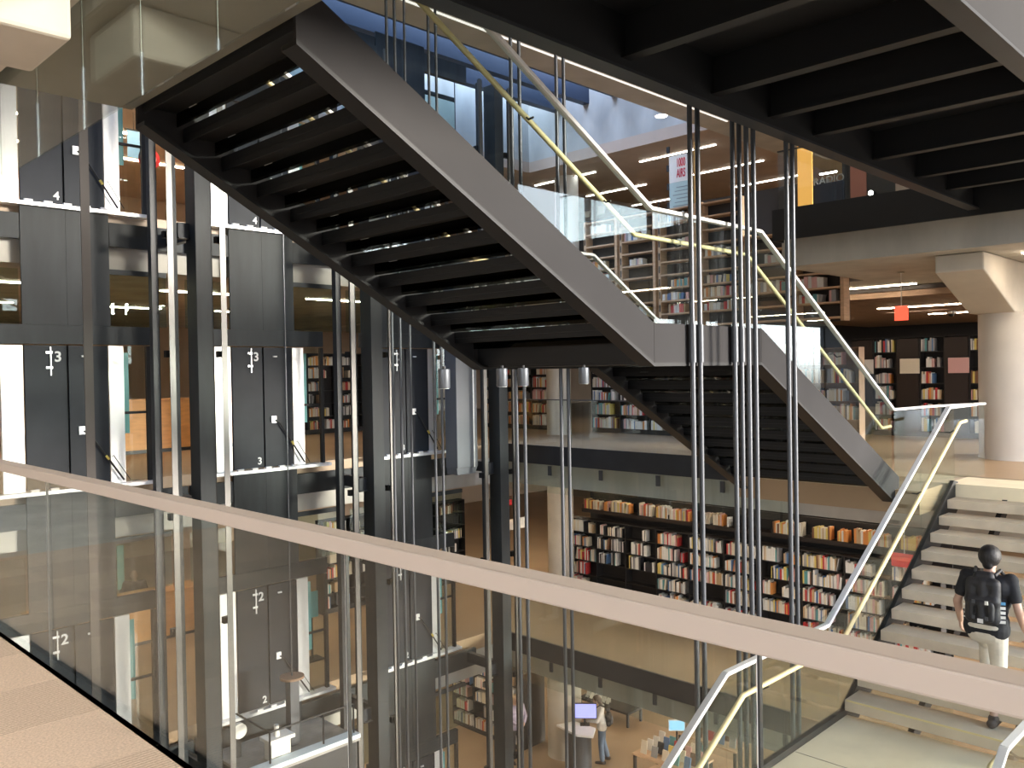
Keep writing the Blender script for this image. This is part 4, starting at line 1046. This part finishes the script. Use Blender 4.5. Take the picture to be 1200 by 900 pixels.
def person(lab, loc, head, J, shirt, trou, hair, shoe, voxel=.011, long_sleeve=False, hair_long=False, bald=False, extra_shirt=0, shorts=False, hs=1.0):
    """J: joints in body axes (x right, y forward, z up). head = compass angle of the forward direction"""
    t = thing('person', lab, 'person', loc); t.rotation_euler = (0, 0, head-PI/2)
    V = lambda k: Vector(J[k])
    hip, chest, neck, hd = V('hip'), V('chest'), V('neck'), V('head')
    pr = []
    # head: skull, jaw, nose, ears, brow
    f = Vector(J.get('look', (0, 1, 0))).normalized(); r_ = f.cross(Vector((0, 0, 1))).normalized(); u_ = r_.cross(f)
    pr += [('E', hd+u_*.015, (.078, .092, .105)), (hd+f*.035-u_*.055, hd+f*.055-u_*.075, .055, .042), (hd+f*.088-u_*.005, hd+f*.102-u_*.03, .010, .014)]
    for s in (-1, 1): pr += [(hd+r_*.078*s+u_*.01, hd+r_*.082*s-u_*.03, .013, .010), (hd+f*.078+r_*.032*s+u_*.012, hd+f*.08+r_*.03*s+u_*.01, .012, .012)]
    pr += [(hd+f*.084-u_*.058-r_*.02, hd+f*.084-u_*.058+r_*.02, .010, .010)]
    pr += [(neck-Vector((0, 0, .05)), hd-u_*.05, .056, .052)]
    tors = [(chest+Vector((-.105, 0, .03)), chest+Vector((.105, 0, .03)), .115, .115), (chest+Vector((-.08, .005, -.10)), chest+Vector((.08, .005, -.10)), .112, .112),
            ((chest+hip)/2+Vector((-.065, 0, 0)), (chest+hip)/2+Vector((.065, 0, 0)), .112, .112), (hip+Vector((-.075, -.005, .04)), hip+Vector((.075, -.005, .04)), .115, .115),
            (neck-Vector((0, 0, .04)), chest+Vector((0, 0, .05)), .07, .1)]
    pr += [(a, b, r1*.9, r2*.9) for a, b, r1, r2 in tors]
    sl, tr = [], []
    for s, nm in ((-1, 'l'), (1, 'r')):
        sh, el, wr = V('sh_'+nm), V('el_'+nm), V('wr_'+nm)
        pr += [(sh, el, .046, .039), (el, (el*.35+wr*.65), .041, .034), (el*.35+wr*.65, wr, .034, .026)]
        fd = (wr-el).normalized(); pn = Vector(J.get('palm_'+nm, (-s, 0, 0))); th = Vector(J.get('thumb_'+nm, (0, 1, 0)))
        hand(pr, wr+fd*.01, fd, pn, th, J.get('curl_'+nm, .8))
        sl += [(chest+Vector((s*.10, 0, .055)), sh, .085, .072)]
        if long_sleeve: sl += [(sh, el, .064, .054), (el, wr-fd*.01, .053, .040)]
        else: sl += [(sh, sh*.38+el*.62, .066, .062)]
        hp, kn, an = hip+Vector((s*.09, 0, -.02)), V('kn_'+nm), V('an_'+nm)
        pr += [(hp, kn, .075, .05), (kn, an, .05, .036)]
        if shorts: tr += [(hp, kn*.9+an*.1, .105, .082)]
        else: tr += [(hp, kn, .104, .072), (kn, an+Vector((0, 0, J.get('hem', .03))), .072, .066)]
        toe = Vector(J.get('toe_'+nm, (0, 1, 0)))
        tz = an-Vector((0, 0, .055))
        blob('shoe', [(tz-toe*.05, tz+toe*.13, .045, .036), (tz+toe*.0, tz+toe*.16, .038, .032), (an-Vector((0, 0, .02)), tz, .05, .046)], voxel, shoe, t, 2)
    blob('body', pr, voxel*.75 if voxel < .012 else voxel, SKIN, t, 3)
    blob('shirt', [(a, b, r1+.012, r2+.012) for a, b, r1, r2 in tors[:3]]+[(hip+Vector((-.078, 0, .05)), hip+Vector((.078, 0, .05)), .128, .128), (hip+Vector((-.08, 0, -.02)), hip+Vector((.08, 0, -.02)), .132, .132)]+[(neck-Vector((0, 0, .065)), chest+Vector((0, 0, .05)), .074, .11)]+sl, voxel, shirt, t, 4)
    blob('trousers', [(hip+Vector((-.075, -.008, .0)), hip+Vector((.075, -.008, .0)), .124, .124), (hip+Vector((-.06, -.01, -.06)), hip+Vector((.06, -.01, -.06)), .118, .118)]+tr, voxel, trou, t, 4)
    if not bald:
        hp_ = [('E', hd+u_*.025-f*.016, (.092*hs, .098*hs, .098*hs)), (hd-f*.06-u_*.01, hd-f*.055-u_*.06, .052*hs, .046*hs), (hd+u_*.07+f*.03, hd+u_*.075-f*.03, .045, .055)]
        for s in (-1, 1): hp_.append((hd+r_*.07*s-f*.03+u_*.03, hd+r_*.068*s-f*.035-u_*.025, .03, .022))
        if hair_long: hp_ += [(hd-f*.05, hd-f*.07-u_*.22, .075, .05)]
        blob('hair', hp_, voxel, hair, t, 2)
    else:
        blob('hair', [(hd-f*.065-r_*.06-u_*.02, hd-f*.065+r_*.06-u_*.02, .035, .035)], voxel, hair, t, 2)
    return t
STAND = dict(hip=(0, 0, .95), chest=(0, .01, 1.30), neck=(0, 0, 1.49), head=(0, .02, 1.61), sh_l=(-.185, 0, 1.40), sh_r=(.185, 0, 1.40), el_l=(-.24, -.02, 1.12), el_r=(.24, -.02, 1.12),
             wr_l=(-.25, .07, .88), wr_r=(.25, .07, .88), kn_l=(-.10, .03, .50), kn_r=(.10, .03, .50), an_l=(-.11, 0, .09), an_r=(.11, 0, .09))
DARKC = mat('black_cloth', (.014, .014, .017), .85, 0, .2, 14, .1, 60); GREYC = mat('grey_cloth', (.20, .20, .22), .85, 0, .15, 12)
KHAKI = mat('pale_khaki_cloth', (.66, .60, .50), .85, 0, .10, 10, .15, 26); JEAN = mat('blue_denim', (.13, .18, .26), .85, 0, .15, 18); WHITEC = mat('white_cloth', (.74, .72, .68), .85, 0, .08, 10)
LILAC = mat('lilac_cloth', (.42, .36, .46), .85); HAIRB = mat('black_hair', (.012, .010, .010), .55, 0, .3, 40, .3, 90); HAIRF = mat('fair_hair', (.50, .36, .22), .6, 0, .2, 30); HAIRBR = mat('brown_hair', (.10, .055, .03), .6, 0, .2, 30)
SHOE = mat('dark_shoe', (.05, .035, .03), .5)
# the man climbing the concrete stair
fr = P(1163, 853, Z=ZC+RC_)
hx, hy = fr.x+.20, fr.y+.10
base = ZC+RC_
J = dict(STAND); J.update(hip=(0, 0, .93), chest=(0, .07, 1.27), neck=(0, .10, 1.455), head=(0, .135, 1.57), look=(.05, 1, -.12),
         sh_l=(-.195, .08, 1.385), sh_r=(.195, .08, 1.385), el_l=(-.275, .03, 1.12), el_r=(.275, .02, 1.12), wr_l=(-.285, .15, .90), wr_r=(.30, .14, .90),
         kn_r=(.10, .03, .50), an_r=(.10, -.16, .095), toe_r=(.1, 1, 0), kn_l=(-.10, .34, .66), an_l=(-.10, .36, RC_+.10), toe_l=(0, 1, 0), curl_r=.9, curl_l=.75, hem=.13)
MAN_L = (hx, hy, base)
person('man in a black t-shirt and pale trousers climbing the concrete stair, seen from behind', MAN_L, 0, J, DARKC, KHAKI, HAIRB, SHOE, .009, hs=1.14)
def man(p):   # body axes to world, heading +X: forward -> +X, right -> -Y
    return Vector((MAN_L[0]+p[1], MAN_L[1]-p[0], MAN_L[2]+p[2]))
def wbox(x0, x1, y0, y1, z0, z1):   # box given in body axes
    a, b = man((x0, y0, z0)), man((x1, y1, z1))
    return MB().box(min(a.x, b.x), max(a.x, b.x), min(a.y, b.y), max(a.y, b.y), z0+MAN_L[2], z1+MAN_L[2])
t = thing('backpack', 'black backpack with buckles and white markings worn by the man on the stair', 'backpack', man((0, -.16, .97)))
t.rotation_euler = (0, 0, -PI/2)
off = Vector((0, -.16, .97))
def rel(prims): return [(Vector(a)-off, Vector(b)-off, r0, r1) for a, b, r0, r1 in prims]
PACK = mat('black_nylon', (.020, .019, .021), .6, 0, .25, 9, .25, 30)
blob('body', rel([((-.10, -.115, 1.03), (.10, -.115, 1.03), .06, .06), ((-.10, -.12, 1.2), (.10, -.12, 1.2), .066, .066), ((-.09, -.09, 1.36), (.09, -.09, 1.36), .06, .06), ((-.05, -.06, 1.43), (.05, -.06, 1.43), .045, .045),
     ((-.10, -.12, 1.03), (-.10, -.09, 1.36), .06, .058), ((.10, -.12, 1.03), (.10, -.09, 1.36), .06, .058), ((0, -.125, 1.03), (0, -.10, 1.36), .064, .06)]), .010, PACK, t, 4)
blob('front_pocket', rel([((-.085, -.165, 1.04), (.085, -.165, 1.04), .035, .035), ((-.085, -.17, 1.18), (.085, -.17, 1.18), .035, .035), ((-.085, -.165, 1.04), (-.085, -.17, 1.18), .035, .035), ((.085, -.165, 1.04), (.085, -.17, 1.18), .035, .035), ((0, -.17, 1.04), (0, -.172, 1.18), .04, .04)]), .009, PACK, t, 3)
for s in (-1, 1):
    MB().tube([Vector((s*.09, -.05, 1.44))-off, Vector((s*.11, .06, 1.475))-off, Vector((s*.125, .19, 1.38))-off, Vector((s*.15, .17, 1.15))-off, Vector((s*.14, -.04, 1.02))-off], .018, 8).build('strap', PACK, None, True)
    o = bpy.context.scene.objects[-1] if False else COL.objects[-1]; o.parent = t; o.location = o.location
for sx in (-.055, .06):
    for z in (1.05, 1.2):
        o = wbox(sx-.014, sx+.014, -.232, -.222, z-.018, z+.018).build('buckle', PAPER if sx > 0 and z > 1.1 else RODM, None); CH = o
        o.parent = t; o.location = Vector((sx, -.215, z-.018))-off; o.rotation_euler = (0, 0, PI/2)
o = wbox(-.02, .03, -.228, -.222, 1.0, 1.04).build('white_patch', WHITE, None); o.parent = t; o.location = Vector((.005, -.215, 1.0))-off; o.rotation_euler = (0, 0, PI/2)
for k in range(5):
    o = wbox(-.05, .05, -.006, .0, 0, .022).build('printed_bar', mat('print_blue', (.10, .32, .55), .6) if k == 4 else PAPER, None); o.parent = t
    o.location = Vector((.155, -.118, 1.0+k*.045))-off; o.rotation_euler = (0, 0, PI/2+.45); o.scale = (1, .9, 1.25)
    o = wbox(-.03, .03, -.006, .0, 0, .013).build('printed_stripe', PAPER, None); o.parent = t
    o.location = Vector((-.155, -.10, 1.0+k*.04))-off; o.rotation_euler = (.0, .5, PI/2-.5)
p = man((.305, .17, .80))
t = thing('mobile_phone', 'black mobile phone in the right hand of the man on the stair', 'phone', p)
box(p.x-.035, p.x+.035, p.y-.005, p.y+.005, p.z-.055, p.z+.055).build('body', BLACK, t, False, .004); box(p.x-.03, p.x+.03, p.y-.0065, p.y-.0051, p.z-.048, p.z+.048).build('screen', STEEL, t)
# ground floor visitors
fp = P(706, 893, Z=G); tc_ = Vector((c.x, c.y, 0))
J = dict(STAND); J.update(chest=(0, .06, 1.29), neck=(0, .09, 1.47), head=(0, .12, 1.585), look=(0, 1, -.25), el_l=(-.24, .12, 1.13), el_r=(.24, .12, 1.13), wr_l=(-.16, .36, 1.10), wr_r=(.16, .36, 1.10),
         palm_l=(0, 0, -1), palm_r=(0, 0, -1), thumb_l=(1, 0, 0), thumb_r=(-1, 0, 0), curl_l=.3, curl_r=.3, an_r=(.16, -.12, .09), kn_r=(.13, -.02, .5))
hd_ = math.radians(128)
person('woman in a white top and jeans with a dark backpack working at the counter', fp, hd_, J, WHITEC, JEAN, HAIRBR, SHOE, .014, True, True)
t = thing('backpack', 'small dark grey backpack worn by the woman at the work counter', 'backpack', fp+Vector((0, 0, 1.0))); t.rotation_euler = (0, 0, hd_-PI/2)
blob('body', [((-.09, -.17, .02), (.09, -.17, .02), .075, .075), ((-.09, -.17, .18), (.09, -.17, .18), .08, .08), ((-.08, -.15, .38), (.08, -.15, .38), .07, .06)], .014, PACK, t, 3)
blob('front_pocket', [((-.07, -.245, .03), (.07, -.245, .03), .035, .035), ((-.07, -.25, .12), (.07, -.25, .12), .035, .035)], .014, GREYC, t, 2)
for s_ in (-1, 1):
    MB().tube([(s_*.09, -.08, .44), (s_*.11, .02, .50), (s_*.12, .2, .38), (s_*.14, .14, .12), (s_*.11, -.1, .02)], .018, 8).build('strap', PACK, None, True, origin=(0, 0, 0)); COL.objects[-1].parent = t
fp = P(605, 893, Z=G)
J = dict(STAND); J.update(el_r=(.26, .05, 1.15), wr_r=(.12, .25, 1.08), palm_r=(-1, 0, 0), el_l=(-.26, .05, 1.15), wr_l=(-.12, .25, 1.08))
person('fair-haired visitor in a lilac top and dark trousers by the ground floor black bookcase', fp, -1.9, J, LILAC, DARKC, HAIRF, SHOE, .014, True, True)
# seated reader in the second floor lobby
sp_ = P(157, 668, Z=-H+1.26)
SEAT = dict(hip=(0, 0, .52), chest=(0, .07, .87), neck=(0, .10, 1.05), head=(0, .14, 1.17), look=(0, 1, -.3), sh_l=(-.19, .08, .97), sh_r=(.19, .08, .97), el_l=(-.27, .16, .72), el_r=(.27, .16, .72),
            wr_l=(-.14, .40, .76), wr_r=(.14, .40, .76), palm_l=(0, 0, -1), palm_r=(0, 0, -1), thumb_l=(1, 0, 0), thumb_r=(-1, 0, 0), curl_l=.4, curl_r=.4,
            kn_l=(-.11, .45, .50), kn_r=(.11, .45, .50), an_l=(-.12, .42, .09), an_r=(.12, .42, .09))
person('bald man in dark clothes seated at a desk in the second floor lobby', (sp_.x, sp_.y, -H), -PI/2-.35, SEAT, DARKC, GREYC, HAIRBR, SHOE, .014, True, False, True)
t = thing('stool', 'plain black stool under the seated man in the second floor lobby', 'stool', (sp_.x, sp_.y, -H))
MB().lathe(sp_, [(.2, -H+.36), (.2, -H+.40)], 24).build('seat', BLACK, t)
for k in range(4):
    a = PI/4+k*PI/2; MB().tube([(sp_.x+.14*math.cos(a), sp_.y+.14*math.sin(a), -H+.36), (sp_.x+.18*math.cos(a), sp_.y+.18*math.sin(a), -H)], .014, 8).build('leg', BLACK, t)
# librarian on the fourth floor
lp = P(768, 262, Z=H+1.62)
person('person in dark clothes standing before the black fourth floor partition', (lp.x, lp.y, H), math.atan2(-lp.y, -lp.x), STAND, DARKC, DARKC, HAIRBR, SHOE, .014, True)
